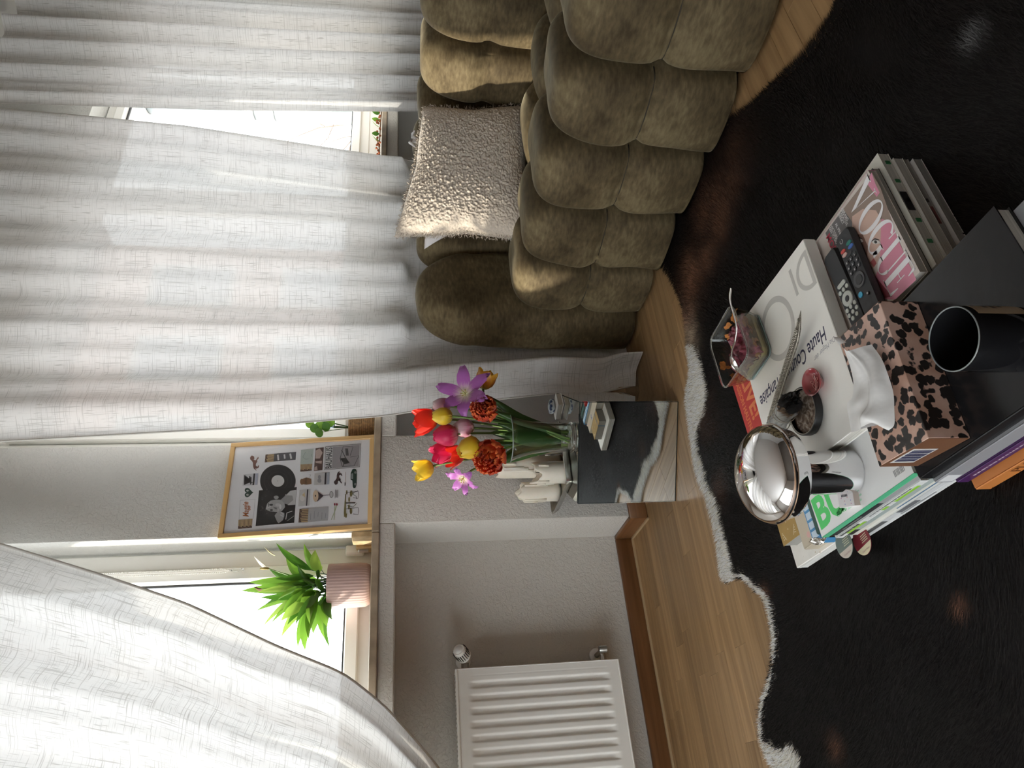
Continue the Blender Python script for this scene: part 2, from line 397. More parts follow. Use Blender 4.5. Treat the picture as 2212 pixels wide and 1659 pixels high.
mk('window_frame', join(*[box(RX0-.09, RX0-.03, a, a+.06, LZ0, LZ1, .004) for a in (LY0, -.05, .60, LY1-.06)], *[box(RX0-.09, RX0-.03, a, b, c, c+.06, .004) for a, b in ((LY0+.06, -.05), (.01, .60), (.66, LY1-.06)) for c in (LZ0, LZ1-.06)]), M_PVC, w3)
for a, b in ((LY0+.06, -.05), (.01, .60), (.66, LY1-.06)): mk('pane', box(RX0-.065, RX0-.06, a, b, LZ0+.06, LZ1-.06), M_PANE, w3)
# damaged wooden end of the pier at the sill
mk('trim_2', join(box(.815, .8365, YS-.02, YS+.055, ZS1, .985, .003), box(.806, .8365, YS+.056, YS+.105, ZS1, .975, .003)), [P('bare_wood', (.55, .40, .22), .7, var=.3, vs=30, bump=.4, bs=60)], kind='structure')

# ---- outside: sky, drain pipe, brick house, bare tree
M_ZINC = P('zinc_pipe', (.13, .145, .145), .45, .2, var=.2, vs=6)
dp = thing('drain_pipe', (4.86, 3.62, -.5), 'pale grey drainpipe outside the gap between the curtains', 'pipe')
mk('pipe', tube([(4.86, 3.62, -.5), (4.86, 3.62, 3.1)], 0.135, 28), M_ZINC, dp, smooth=True)
for z, hh in ((1.95, .04), (2.72, .018), (2.86, .018), (1.80, .014)):
    mk('pipe_clamp', lathe([(.136, 0), (.147, .002), (.147, hh), (.136, hh+.002)], 28, (4.86, 3.62, z)), P('clamp_metal', (.35, .35, .33), .3, .3), dp, smooth=True)
M_BRICK = P('pink_brick', (.70, .50, .42), .8, var=.2, vs=12)
bd = thing('brick_house', (8, 10.4, -3), 'pink brick apartment house across the street behind the curtain', 'building')
mk('facade', box(4.2, 9.4, 10.2, 12, -3, 6.1), M_BRICK, bd)
mk('roof', prism([(4.0, 9.9), (9.6, 9.9), (9.6, 12.3), (4.0, 12.3)], 6.1, 6.5), P('roof_slate', (.25, .2, .2), .8), bd)
for i in range(3):
    for j in range(3):
        x = 4.9+i*1.55; z = -.6+j*2.2
        wf = mk('window_frame', join(box(x, x+.9, 10.13, 10.2, z, z+.08), box(x, x+.9, 10.13, 10.2, z+1.32, z+1.4), box(x, x+.08, 10.13, 10.2, z+.08, z+1.32), box(x+.82, x+.9, 10.13, 10.2, z+.08, z+1.32)), M_PVC, bd)
        mk('pane', box(x+.08, x+.82, 10.17, 10.199, z+.08, z+1.32), P('far_glass', (.35, .40, .45), .1), wf)
tr = thing('bare_tree', (7.5, 4.6, -2), 'thin bare branching tree outside behind the drainpipe', 'tree')
def branch(p, d, L, r, lev, out):
    q = p+d*L; out.append(tube([p, (p+q)/2+RNG.normal(size=3)*L*.04, q], [r, r*.8, r*.6], 5))
    if lev:
        for k in range(3): branch(p+d*L*random.uniform(.5, 1), nrm(d+RNG.normal(size=3)*.55), L*.62, r*.55, lev-1, out)
br = []; branch(np.array([7.5, 4.6, -2.]), nrm(np.array([-.15, .0, 1.])), 2.2, .07, 4, br)
mk('branches', join(*br), P('bark', (.16, .12, .09), .9), tr)
mk('ground', box(-30, 40, 2.9, 60, -3.4, -3.0), P('street', (.30, .30, .29), .9), kind='structure')

# ================================================================== cowhide rug
def smooth_closed(pts, per=8):
    p = np.array(pts, float); n = len(p); out = []
    for i in range(n):
        a, b, c, d = p[i-1], p[i], p[(i+1) % n], p[(i+2) % n]
        for k in range(per):
            t = k/per; out.append(.5*((2*b)+(-a+c)*t+(2*a-5*b+4*c-d)*t*t+(-a+3*b-3*c+d)*t**3))
    return np.array(out)
def inside(pts, poly):
    x, y = pts[:, 0], pts[:, 1]; r = np.zeros(len(pts), bool); n = len(poly); j = n-1
    for i in range(n):
        xi, yi = poly[i]; xj, yj = poly[j]
        c = ((yi > y) != (yj > y)) & (x < (xj-xi)*(y-yi)/(yj-yi+1e-12)+xi); r ^= c; j = i
    return r
def dist(pts, poly):
    d = np.full(len(pts), 9.)
    for i in range(len(poly)):
        a = poly[i]; b = poly[(i+1) % len(poly)]; e = b-a; L = e@e+1e-12
        t = np.clip(((pts-a)@e)/L, 0, 1); d = np.minimum(d, np.linalg.norm(pts-(a+t[:, None]*e), axis=1))
    return d
FL = lambda L: [tuple(onz(*p, .004)[:2]) for p in L]
edge_l = FL([(1425, 540), (1455, 605), (1475, 650), (1485, 700), (1488, 745), (1495, 800), (1487, 850), (1492, 900), (1500, 960), (1504, 992), (1510, 1020), (1527, 1064), (1550, 1152), (1560, 1225), (1571, 1250), (1586, 1243), (1607, 1244), (1633, 1266), (1659, 1292), (1672, 1339), (1677, 1396), (1669, 1463), (1649, 1525), (1649, 1592), (1675, 1654)])
edge_r = [(-.03, 1.60), (-.02, 1.45), (-.10, 1.33), (-.28, 1.25), (-.36, 1.05), (-.33, .7), (-.22, .3), (-.15, -.1), (.25, -.4), (.8, -.3), (1.1, -.05), (1.2, .3), (1.225, .5)] + FL([(1820, 0), (1815, 20), (1790, 60), (1740, 125), (1670, 190), (1620, 235), (1570, 270), (1540, 310)]) + [(1.58, 1.27), (1.62, 1.45)]
RUG = smooth_closed(edge_l+edge_r, 8)
RUGJ = RUG+np.stack([np.sin(np.arange(len(RUG))*2.1)*.0022, np.cos(np.arange(len(RUG))*1.7)*.0022], 1)
WHT = np.array(FL([(1480, 745), (1478, 850), (1485, 930), (1495, 1000), (1520, 1070), (1545, 1160), (1555, 1235), (1568, 1258), (1590, 1252), (1588, 1236), (1580, 1205), (1570, 1165), (1558, 1115), (1545, 1075), (1532, 1045), (1519, 1005), (1510, 965), (1507, 930), (1521, 892), (1531, 845), (1518, 790), (1500, 745)]))
WH2 = np.array(FL([(1640, 1590), (1655, 1602), (1690, 1618), (1697, 1606), (1712, 1603), (1718, 1620), (1733, 1640), (1720, 1680), (1660, 1680)]))
def fbm(p, sc, seed=0):
    r = np.random.default_rng(seed); o = np.zeros(len(p)); a = 1
    for k in range(4):
        for _ in range(3):
            d = r.normal(size=2); d /= np.linalg.norm(d); o += a*np.sin((p@d)*sc*2**k+r.uniform(0, 6.3))
        a *= .55
    return o/3.4
def hide(p):
    n = fbm(p, 30, 3); n2 = fbm(p, 9, 5)
    c = np.tile(np.array([.0075, .0062, .0060]), (len(p), 1))
    br = np.zeros(len(p))
    for (ix, iy), s, k in (((1545, 470), .085, .8), ((1500, 600), .07, 1.0), ((1492, 690), .05, 1.2), ((1580, 380), .08, .45), ((1530, 545), .06, .8), ((1535, 900), .05, .35), ((1660, 1280), .016, .8), ((1558, 1060), .04, .3), ((2080, 1300), .012, .9), ((1810, 1610), .02, .9)):
        q = onz(ix, iy)[:2]; d = np.linalg.norm((p-q)*np.array([1., .8]), axis=1); br = np.maximum(br, k*np.exp(-(d/s)**2))
    br = np.clip(br*(.75+.5*n), 0, 1)[:, None]
    c = c*(1-br)+np.array([.15, .07, .042])*br
    q = onz(1500, 720)[:2]; g = np.clip(np.exp(-(np.linalg.norm(p-q, axis=1)/.05)**2)*(.7+.6*n), 0, 1)[:, None]
    c = c*(1-g)+np.array([.36, .28, .20])*g
    q = onz(2115, 85)[:2]; g = np.clip(np.exp(-(np.linalg.norm(p-q, axis=1)/.02)**2)*.25, 0, 1)[:, None]
    c = c*(1-g)+np.array([.3, .3, .3])*g
    pw = p+np.stack([fbm(p, 60, 8), fbm(p, 55, 9)], 1)*.006
    m = inside(pw, WHT) | inside(pw, WH2)
    dd = dist(p, RUG)
    m |= (dd < .005+.004*n) & (p[:, 0] < .9)
    c[m] = np.array([.74, .70, .61])*(1+.06*n[m])[:, None]
    return c
from mathutils.geometry import delaunay_2d_cdt
gx, gy = np.meshgrid(np.arange(-.4, 1.66, .013), np.arange(-.45, 1.74, .013)); gp = np.stack([gx.ravel(), gy.ravel()], 1)
gp += RNG.uniform(-.003, .003, gp.shape); gp = gp[inside(gp, RUGJ)]; gp = gp[dist(gp, RUGJ) > .006]
nb = len(RUGJ)
vv, _, ff, *_r = delaunay_2d_cdt([Vector(q) for q in np.vstack([RUGJ, gp])], [], [list(range(nb))], 1, 1e-6)
v2 = np.array([q[:] for q in vv]); hz = .004+.0012*fbm(v2, 40, 2); db = dist(v2, RUGJ); hz = np.where(db < .004, .0015, hz)
M_HIDE = tint_mat('cowhide', .7, spec=.1); M_HAIR = tint_mat('cow_hair', .48, spec=.11)
rug = thing('cowhide_rug', (.6, .8, 0), 'black cowhide rug with white and brown edges lying on the oak floor', 'rug')
mk('hide', (np.column_stack([v2, hz]), ff), M_HIDE, rug, smooth=True, col=np.column_stack([hide(v2), np.ones(len(v2))]))
nh = 260000
hp = RNG.uniform((-.4, -.1), (1.66, 1.74), (nh, 2))
# thin out what the piles hide and what lies far outside the view
hp = hp[inside(hp, RUG)]
hp = hp[~((hp[:, 0] > .40) & (hp[:, 0] < .60) & (hp[:, 1] > .56) & (hp[:, 1] < 1.08))]
bp = RUG[RNG.integers(0, nb, 9000)]+RNG.normal(size=(9000, 2))*.004; hp = np.vstack([hp, bp])
cen = np.array([.45, .62]); rad = hp-cen; ang = np.arctan2(rad[:, 1], rad[:, 0])*1.0+fbm(hp, 5, 21)*.9+RNG.normal(size=len(hp))*.17
L = RNG.uniform(.018, .034, len(hp)); wd = RNG.uniform(.00045, .0008, len(hp))
d = np.stack([np.cos(ang), np.sin(ang)], 1); nn = np.stack([-d[:, 1], d[:, 0]], 1)
z0 = .0038; lift = RNG.uniform(.0008, .0034, len(hp))*(1+.6*fbm(hp, 22, 4))
A = np.column_stack([hp+nn*wd[:, None], np.full(len(hp), z0)]); B = np.column_stack([hp-nn*wd[:, None], np.full(len(hp), z0)])
mid = hp+d*L[:, None]*.5; tip = hp+d*L[:, None]
C_ = np.column_stack([mid+nn*wd[:, None]*.7, z0+lift]); D_ = np.column_stack([mid-nn*wd[:, None]*.7, z0+lift]); E_ = np.column_stack([tip, z0+lift*.8])
n_ = len(hp); V = np.concatenate([A, B, C_, D_, E_]); I = np.arange(n_)
fc = np.vstack([np.stack([I, I+n_, I+3*n_], 1), np.stack([I, I+3*n_, I+2*n_], 1), np.stack([I+2*n_, I+3*n_, I+4*n_], 1)])
hc = hide(hp)*RNG.uniform(.45, 2.0, (n_, 1)); hc = np.clip(hc, 0, .82); hc = np.column_stack([hc, np.ones(n_)])
mk('hair', (V, fc), M_HAIR, rug, col=np.vstack([hc]*5), kind='stuff', label='short glossy hair of the hide')

# ================================================================== sofa
def velvet(name):
    m, t, b = nt(name); co_ = coords(t, 'Object'); n = N(t, 'ShaderNodeTexNoise', i_Scale=6., i_Detail=9., i_Distortion=.3); t.links.new(co_, n.inputs['Vector'])
    n2 = N(t, 'ShaderNodeTexNoise', i_Scale=38., i_Detail=4.); t.links.new(coords(t, 'Object', (1, 1, 3)), n2.inputs['Vector'])
    mx = N(t, 'ShaderNodeMixRGB', blend_type='OVERLAY', i_0=.55); t.links.new(n.outputs[0], mx.inputs[1]); t.links.new(n2.outputs[0], mx.inputs[2])
    o = ramp(t, mx.outputs[0], [(.28, (.048, .034, .017)), (.5, (.104, .077, .040)), (.74, (.205, .160, .088))]); t.links.new(o, b.inputs['Base Color'])
    b.inputs['Roughness'].default_value = .75; b.inputs['Specular IOR Level'].default_value = .15
    b.inputs['Sheen Weight'].default_value = .42; b.inputs['Sheen Roughness'].default_value = .33; b.inputs['Sheen Tint'].default_value = (.55, .50, .36, 1)
    k = N(t, 'ShaderNodeBump', i_Strength=.15, i_Distance=.002); t.links.new(n2.outputs[0], k.inputs['Height']); t.links.new(k.outputs[0], b.inputs['Normal'])
    return m
M_VEL = velvet('olive_velvet')
sofa = thing('modular_sofa', (2.0, 1.3, 0), 'deep olive brown velvet sofa of puffy tufted blocks', 'sofa')
ys = [.25, .485, .718, .951, 1.183, 1.416, 1.652, 1.885]
e = .006
for i in range(7):
    a, b = ys[i]-e, ys[i+1]+e
    for j, (x0, x1, zt) in enumerate(((1.452, 1.80, .455), (1.775, 2.27, .415))):
        z0 = .012
        pv = puff(x0, x1, a, b, -.13, zt, 4.3 if j == 0 else 3.0, 46, [(.218, .060, .036), (.218, .075, .013)], .5, .0040, i*7+j, .012)
        sc_ = mk('seat_cushion', pv, M_VEL, sofa, smooth=True)
        if j == 0:
            q = pv[0]; q = q[(np.abs(q[:, 2]-.218) < .012) & (q[:, 0] < x0+.09)]; q = q[np.argsort(q[:, 1])]; nbk = 16; ln = []
            for k in range(nbk):
                g_ = q[int(len(q)*k/nbk):int(len(q)*(k+1)/nbk)]
                if len(g_): ln.append((g_[:, 0].mean()-.0005, g_[:, 1].mean(), .218))
            mk('seam', tube(ln, .0022, 6), P('seam_thread', (.035, .027, .015), .8), sc_, smooth=True)
for i in range(8):
    a, b = ([.02]+ys)[i]-e, ([.02]+ys)[i+1]+e
    mk('back_cushion', puff(2.215, 2.62, a, b, -.1, .764, 3.8, 40, [(.53, .055, .03), (.53, .06, .013)], .6, .004, 60+i, .012), M_VEL, sofa, smooth=True)
for i, (a, b) in enumerate(((1.425, 1.78), (1.76, 2.04), (2.03, 2.31), (2.30, 2.62))):
    mk('back_cushion', puff(a, b, 1.862, 2.085, -.08, .777, 3.4, 30, [(.56, .03, .03), (.56, .025, .007), (.33, .018, .007)], .55, .005, 80+i, .012), M_VEL, sofa, smooth=True)
mk('plinth', join(box(1.52, 2.56, .3, 2.05, .0, .05)), M_BLACK, sofa)

# ---- cushions
def cushion(name, c4, th, mat, amp, n, seed, corner=.10, rnd=False):
    """c4 = bottom-left, bottom-right, top-right, top-left; puffy bilinear cushion"""
    c4 = np.array(c4, float); u = np.linspace(-1, 1, n); U, W = np.meshgrid(u, u, indexing='ij')
    nrmv = nrm(np.cross(c4[1]-c4[0], c4[3]-c4[0]))
    pin = 1-corner*(1-np.abs(W))**1.0*np.abs(U)**2.; pin2 = 1-corner*(1-np.abs(U))*np.abs(W)**2.
    a, b = (U*pin+1)/2, (W*pin2+1)/2
    base = (1-a)[..., None]*(1-b)[..., None]*c4[0]+a[..., None]*(1-b)[..., None]*c4[1]+a[..., None]*b[..., None]*c4[2]+(1-a)[..., None]*b[..., None]*c4[3]
    hgt = th*((1-np.abs(U)**2.6)*(1-np.abs(W)**2.6))**.42
    sides = []
    for s in (1, -1):
        p = base+nrmv*(s*hgt)[..., None]
        if amp:
            r = np.random.default_rng(seed+s); k = r.normal(size=(n, n)); k2 = r.normal(size=(n, n, 3))
            for _ in range(2): k = (k+np.roll(k, 1, 0)+np.roll(k, -1, 0)+np.roll(k, 1, 1)+np.roll(k, -1, 1))/3.0
            e_ = np.maximum(hgt/th, .35); p = p+nrmv*s*(k*amp*e_)[..., None]+k2*(amp*.22)
        sides.append(gridf(p if s > 0 else p[::-1]))
    return join(*sides)
M_PLUSH = P('shearling', (.60, .52, .43), .95, var=.14, vs=160, sheen=.5, bump=.35, bs=260, bdist=.003)
M_SATIN = P('white_satin', (.78, .75, .74), .45, sheen=.2)
pl = thing('plush_cushion', (1.9, 1.75, .45), 'square cream shearling cushion leaning in the sofa corner', 'cushion')
c4 = [(1.668, 1.735, .362), (2.215, 1.60, .365), (2.245, 1.655, .745), (1.765, 1.835, .850)]
mk('cover', cushion('c', c4, .078, M_PLUSH, .0020, 250, 1, .12), M_PLUSH, pl, smooth=True)
# loose curls standing off the outline
c4a = np.array(c4); tf = []; nv_ = nrm(np.cross(c4a[1]-c4a[0], c4a[3]-c4a[0])); ctr = c4a.mean(0)
for k in range(2600):
    s = random.random(); q = k % 4; p = c4a[q]*(1-s)+c4a[(q+1) % 4]*s; p = p+(ctr-p)*(.07*(1-abs(2*s-1))*.9+random.uniform(0, .03)); d = nrm(nrm(p-ctr)+RNG.normal(size=3)*.7)
    p = p+nv_*random.uniform(-.015, .02); a = nrm(np.cross(d, RNG.normal(size=3)))*.0016; L = random.uniform(.006, .013)
    tf.append((np.array([p+a, p-a, p+d*L+a*.3+nv_*random.uniform(-.003, .003)]), [[0, 1, 2]]))
mk('curls', join(*tf), M_PLUSH, pl, kind='stuff')
ws = thing('satin_cushion', (1.95, 1.8, .45), 'white satin cushion with ties, mostly hidden behind the shearling cushion', 'cushion')
mk('cover', cushion('c', [(1.86, 1.79, .50), (2.27, 1.675, .37), (2.27, 1.735, .735), (1.752, 1.878, .745)], .05, M_SATIN, 0, 40, 1, .06), M_SATIN, ws, smooth=True)
p0 = np.array([2.18, 1.77, .765])
for k in range(2):
    mk('tie', tube([p0+np.array([.00, 0, -.02]), p0+np.array([.01+.02*k, -.01, .02]), p0+np.array([-.01+.05*k, -.015, .03-.01*k]), p0+np.array([-.05+.09*k, -.03, .012])], [.006, .007, .006, .003], 6), M_SATIN, ws, smooth=True)

# ================================================================== curtains
def interp(z, tab):
    zs = [a for a, _ in tab]; xs = [b for _, b in tab]; return float(np.interp(z, zs, xs))
cl = thing('sheer_curtain', (1.8, 2.1, 2.6), 'long white linen sheer curtain hanging behind the sofa end and flowers', 'curtain', 'sheer white window curtains')
LT = [(0.0, 1.20), (.06, 1.235), (.28, 1.262), (.62, 1.238), (.84, 1.205), (1.37, 1.158), (2.05, 1.125), (2.62, 1.09)]
RT = [(.2, 2.50), (.93, 2.52), (1.73, 2.625), (2.62, 2.665)]
nu, nv = 300, 90; Pg = np.zeros((nu, nv, 3))
for i in range(nu):
    s = i/(nu-1)
    for j in range(nv):
        t = j/(nv-1); z = 2.62*(1-t)
        xl, xr = interp(z, LT), interp(max(z, .2), RT)
        ss = s+.010*math.sin(9*s+2*t); x = xl+(xr-xl)*ss
        am = .022+.012*t
        y = 2.098+am*math.sin(2*PI*(5.2*s+.35*math.sin(3.1*s+1)+.14*t*s))+.010*math.sin(2*PI*(13*s+.3*t)+1.3*t)+.004*math.sin(40*s+9*t)
        if z < .95: y = min(y, 2.14)
        if x > 1.40 and z < .80: y = 2.115+.012*math.sin(40*s)
        # lower left corner billows out in front of the sofa end and lies on the floor
        k = max(0, min(1, (.9-z)/.9))*max(0, min(1, (1.62-x)/.25))
        y -= k*(.05+.028*math.sin(2*PI*(11*s)+2.))
        if z < .13 and x < 1.6: y -= (.13-z)*.8*(.55+.45*math.sin(31*s)); x += (.13-z)*.35*math.sin(22*s+1)
        zz = max(z, .004+.006*(1+math.sin(50*s+20*t)))
        Pg[i, j] = (x, y, zz)
mk('cloth', gridf(Pg), M_CURT, cl, smooth=True, uv=uvgrid(nu, nv, 1.0, 1.9))
mk('hem', tube([Pg[0, j] for j in range(0, nv, 2)], .0028, 6), P('curtain_hem', (.66, .64, .59), .8), cl, smooth=True)
mk('hem', tube([Pg[-1, j] for j in range(0, nv, 2)], .0035, 6), bpy.data.materials['curtain_hem'], cl, smooth=True)
c2 = thing('sheer_curtain', (3.3, 2.1, 2.6), 'white linen sheer curtain at the far end, beyond the gap by the drainpipe', 'curtain', 'sheer white window curtains')
LT2 = [(.2, 2.87), (.72, 2.84), (1.58, 2.765), (2.5, 2.715), (2.62, 2.71)]
nu, nv = 220, 60; Pg = np.zeros((nu, nv, 3))
for i in range(nu):
    s = i/(nu-1)
    for j in range(nv):
        t = j/(nv-1); z = 2.62-2.42*t; xl = interp(z, LT2); x = xl+(4.15-xl)*s
        y = 2.105+(.03+.015*t)*min(1, s/.22)*math.sin(2*PI*(7.5*s+.4*math.sin(4*s)+.15*t*s)+2.2)+.012*math.sin(2*PI*(17*s+.3*t))
        Pg[i, j] = (x, min(y, 2.15), z)
mk('cloth', gridf(Pg), M_CURT, c2, smooth=True, uv=uvgrid(nu, nv, 1.0, 1.75))
c3 = thing('sheer_curtain', (-.1, 2.05, 2.6), 'white linen sheer curtain swept aside in an arc at the left window', 'curtain', 'sheer white window curtains')
ed = np.array([(.99, 2.62), (.86, 2.20), (.769, 1.93), (.675, 1.66), (.582, 1.413), (.452, 1.156), (.375, .980), (.285, .868), (.194, .785), (.128, .727), (.02, .665), (-.12, .62)])
el = np.concatenate([[0], np.cumsum(np.linalg.norm(np.diff(ed, axis=0), axis=1))]); el /= el[-1]
nu, nv = 240, 90; Pg = np.zeros((nu, nv, 3))
for i in range(nu):
    s = i/(nu-1); s2 = s**.9
    for j in range(nv):
        t = j/(nv-1); ex = np.interp(t, el, ed[:, 0]); ez = np.interp(t, el, ed[:, 1])
        lx = -1.25+.45*t; lz = 2.62-(2.62-.80)*t
        x = ex+(lx-ex)*s2; z = ez+(lz-ez)*s2-(.08*math.sin(PI*t)*math.sin(PI*s))
        y = 2.05-.03*t+(.016+.030*t)*math.sin(2*PI*(6.0*s**.72)+.5+.8*t)+.008*math.sin(2*PI*17*s**.8+3*t)-.06*t*t*s
        Pg[i, j] = (x, y, z)
for k in range(2): Pg[:, 1:-1] = Pg[:, 1:-1]*.5+.25*(Pg[:, 2:]+Pg[:, :-2])
mk('cloth', gridf(Pg), M_CURT, c3, smooth=True, uv=uvgrid(nu, nv, 1.2, 1.5))
mk('hem', tube([Pg[0, j] for j in range(0, nv)], .004, 6), bpy.data.materials['curtain_hem'], c3, smooth=True)

# ================================================================== radiator
rd = thing('panel_radiator', (-.1, 2.29, .15), 'white enamelled panel radiator in the niche under the left window', 'radiator')
x0, x1, zb, zt, yf = -.75, .402, .150, .660, 2.262
pit = .0365; ng = 620; xs_ = np.linspace(x0+.004, x1-.004, ng); zs_ = np.concatenate([[zb+.004], np.linspace(zb+.03, zb+.075, 8), np.linspace(zb+.1, zt-.1, 6), np.linspace(zt-.075, zt-.03, 8), [zt-.004]])
Pg = np.zeros((ng, len(zs_), 3))
for i, x in enumerate(xs_):
    ph = ((x1-.030-x) % pit)/pit; g = 1/(1+math.exp(-(abs(ph-.5)-.24)*-45))  # 1 inside a channel
    if x > x1-.022: g = 0
    for j, z in enumerate(zs_):
        e_ = max(0, min(1, (z-zb-.036)/.022))*max(0, min(1, (zt-.036-z)/.022)); Pg[i, j] = (x, yf+.0075*g*e_, z)
mk('front_panel', gridf(Pg), M_RAD, rd, smooth=True)
mk('back_panel', box(x0, x1-.004, yf+.0095, yf+.075, zb+.008, zt-.012), M_RAD, rd)
mk('side_cover', box(x1-.0035, x1, yf-.002, yf+.078, zb, zt+.003, .001), M_RAD, rd)
mk('top_rail', box(x0, x1, yf-.003, yf+.006, zt-.004, zt+.004, .0015), M_RAD, rd)
mk('bottom_rail', box(x0, x1, yf-.002, yf+.008, zb-.001, zb+.004, .0015), M_RAD, rd)
x = x1-.008
while x > .02:
    mk('grille_slat', box(x-.0075, x-.0015, yf+.008, yf+.074, zt-.006, zt+.002), M_RAD, rd); x -= .0125
vx, vy, vz = .4445, 2.275, .638
vl = mk('thermostat_valve', lathe([(0, .030), (.0175, .030), (.019, .027), (.0225, -.002), (.0235, -.010), (.016, -.016), (.013, -.030), (0, -.030)], 40, rf=lambda a: 1), M_RAD, rd, smooth=True, auto=50,
        M=frame((vx, vy, vz), nrm((0, .5, .85)), nrm(np.cross(nrm((.35, -.80, .48)), nrm((0, .5, .85)))), nrm((.35, -.80, .48))), label='white thermostat head')
ax = nrm((.35, -.80, .48)); ex = nrm(np.cross((0, 0, 1), ax)); ey = np.cross(ax, ex)
for k in range(20):
    a = 2*PI*k/20; d_ = ex*math.cos(a)+ey*math.sin(a); tt = np.cross(ax, d_)
    mk('grip_slot', box(-.0012, .0012, -.011, .014, -.0008, .0008), M_BLACK, vl, M=frame(np.array([vx, vy, vz])+d_*.0222+ax*.008, tt, ax, d_))
mk('end_cap', lathe([(0, .0006), (.014, .0006), (.0145, -.001)], 24), M_WHITE, vl, M=frame(np.array([vx, vy, vz])+ax*.0302, ex, ey, ax), smooth=True)
M_NICK = P('dull_nickel', (.42, .41, .38), .35, .9)
mk('valve_nut', join(lathe([(0, 0), (.011, 0), (.012, .003), (.012, .018), (.011, .022), (0, .022)], 6, (0, 0, 0)), tube([(0, 0, .02), (0, 0, .045)], .008, 10)), M_NICK, rd, M=frame((x1+.002, 2.300, .630), (0, 0, 1), (0, 1, 0), (1, 0, 0)))
mk('wall_rosette', lathe([(.008, -.05), (.008, 0), (.024, .001), (.022, .007), (.009, .009)], 24), M_WHITE, rd, smooth=True, M=frame((.440, YN-.002, .630), (1, 0, 0), (0, 0, 1), (0, -1, 0)))
mk('valve_pipe', tube([(.440, YN-.01, .630), (.440, 2.30, .632), (.442, 2.285, .635)], .007, 10), M_NICK, rd, smooth=True)
mk('return_valve', join(tube([(.402, 2.300, .188), (.418, 2.300, .188)], .011, 6), tube([(.418, 2.300, .188), (.438, 2.300, .190)], .009, 10), tube([(.434, YN-.01, .192), (.434, 2.27, .192)], .008, 12), lathe([(0, .012), (.010, .012), (.011, .009), (.011, -.012), (0, -.012)], 18, (.434, 2.262, .196))), M_NICK, rd, smooth=True, auto=40)
mk('wall_rosette', lathe([(.008, 0), (.024, .001), (.022, .007), (.009, .009)], 24), M_WHITE, rd, smooth=True, M=frame((.434, YN-.002, .192), (1, 0, 0), (0, 0, 1), (0, -1, 0)))

# ================================================================== framed poster leaning on the pier
FB = np.array([.825, 2.171, ZS1]); FW = .337; UPF = nrm((0, 2.220-2.171, .478)); FH = .482
NF = np.cross((1, 0, 0), UPF); MF = frame(FB, (1, 0, 0), UPF, NF)
pf = thing('framed_poster', FB+np.array([FW/2, .01, 0]), 'light oak framed collage poster leaning on the pier above the flowers', 'picture')
M_OAKH = wood('light_oak_frame_rail', (.60, .36, .13), (.72, .48, .22), (1, 0, 0), .05, .4)
fr = .015; dp_ = .020
mk('frame_side', xf(box(0, fr, 0, FH, -dp_, 0, .0012), MF), M_OAKF, pf); mk('frame_side', xf(box(FW-fr, FW, 0, FH, -dp_, 0, .0012), MF), M_OAKF, pf)
mk('frame_rail', xf(box(fr, FW-fr, 0, fr, -dp_, 0, .0012), MF), M_OAKH, pf); mk('frame_rail', xf(box(fr, FW-fr, FH-fr, FH, -dp_, 0, .0012), MF), M_OAKH, pf)
sheet = mk('poster_sheet', xf(box(fr-.002, FW-fr+.002, fr-.002, FH-fr+.002, -dp_+.004, -.007), MF), P('poster_paper', (.80, .80, .82), .6), pf)
M_PGLASS = pane_mat('picture_glass')
mk('glass', xf(box(fr, FW-fr, fr, FH-fr, -.0045, -.0030), MF), M_PGLASS, pf)
def fp(a, b):
    q = onP(480+a/6.379, 920+b/6.379, FB, NF)-FB; return float(q[0]), float(q@UPF)
INK = {}
def ink(c):
    k = tuple(c)
    if k not in INK: INK[k] = P('print_ink', c, .65)
    return INK[k]
PZ = [-.0068]
def pr(name, polys, c, z=None, lines=None):
    PZ[0] += .000014; z = PZ[0] if z is None else z; L = []
    for q in polys: L.append(flat([fp(*p) for p in q], z))
    for q, wd in (lines or []): L.append(strokes([fp(*p) for p in q], wd, z))
    mk(name, xf(join(*L), MF), ink(c), sheet)
def disc(cx, cy, a, b, n=28): return ell(cx, cy, a, b, n)
K = (.02, .02, .022); SK = (.36, .36, .36); LT_ = (.62, .62, .62); GR = (.30, .30, .31); TAN = (.62, .47, .25); BR = (.13, .055, .04); OL = (.22, .19, .07); DG = (.02, .055, .04)
def matches(q0, q1, q2, q3, n, flip=False):
    """matchbook: n sticks between the edge q0-q1 and the edge q3-q2, heads at the q3-q2 end"""
    q0, q1, q2, q3 = map(np.array, (q0, q1, q2, q3)); pr('match_card', [[q0, q1, q2, q3]], (.16, .10, .07))
    st = []; hd = []
    for i in range(n):
        t = (i+.5)/n; a = q0+(q1-q0)*t; b = q3+(q2-q3)*t; c = a+(b-a)*(.72+.12*((i*7) % 3)/2); st.append(([a, c], .0021)); hd.append(([c, c+(b-a)*.15], .0030))
    pr('matchsticks', [], TAN, lines=st); pr('match_heads', [], (.07, .03, .03), lines=hd)
matches((215, 1282), (410, 1270), (400, 1395), (208, 1410), 11)
pr('name_card', [], GR, lines=[([(240, 1015), (445, 998), (420, 1265), (223, 1280), (240, 1015)], .0008)])
a_, b_ = np.array(fp(330, 1245)), np.array(fp(325, 1030)); MT = np.array(MF)@frame((a_[0], a_[1]-.006, -.0066), nrm((*(b_-a_), 0)), nrm((-(b_-a_)[1], (b_-a_)[0], 0)), (0, 0, 1))
tx = text('Maggie', .021, .45, .012); tx = (tx[0]*np.array([float(np.linalg.norm(b_-a_))/(tx[0][:, 0].max()+1e-6), 1.25, 1]), tx[1]); mk('lettering', xf(tx, MT), ink((.42, .13, .03)), sheet)
hp_ = [(355+75*math.cos(t)-0, 907+0) for t in ()]
heart = []
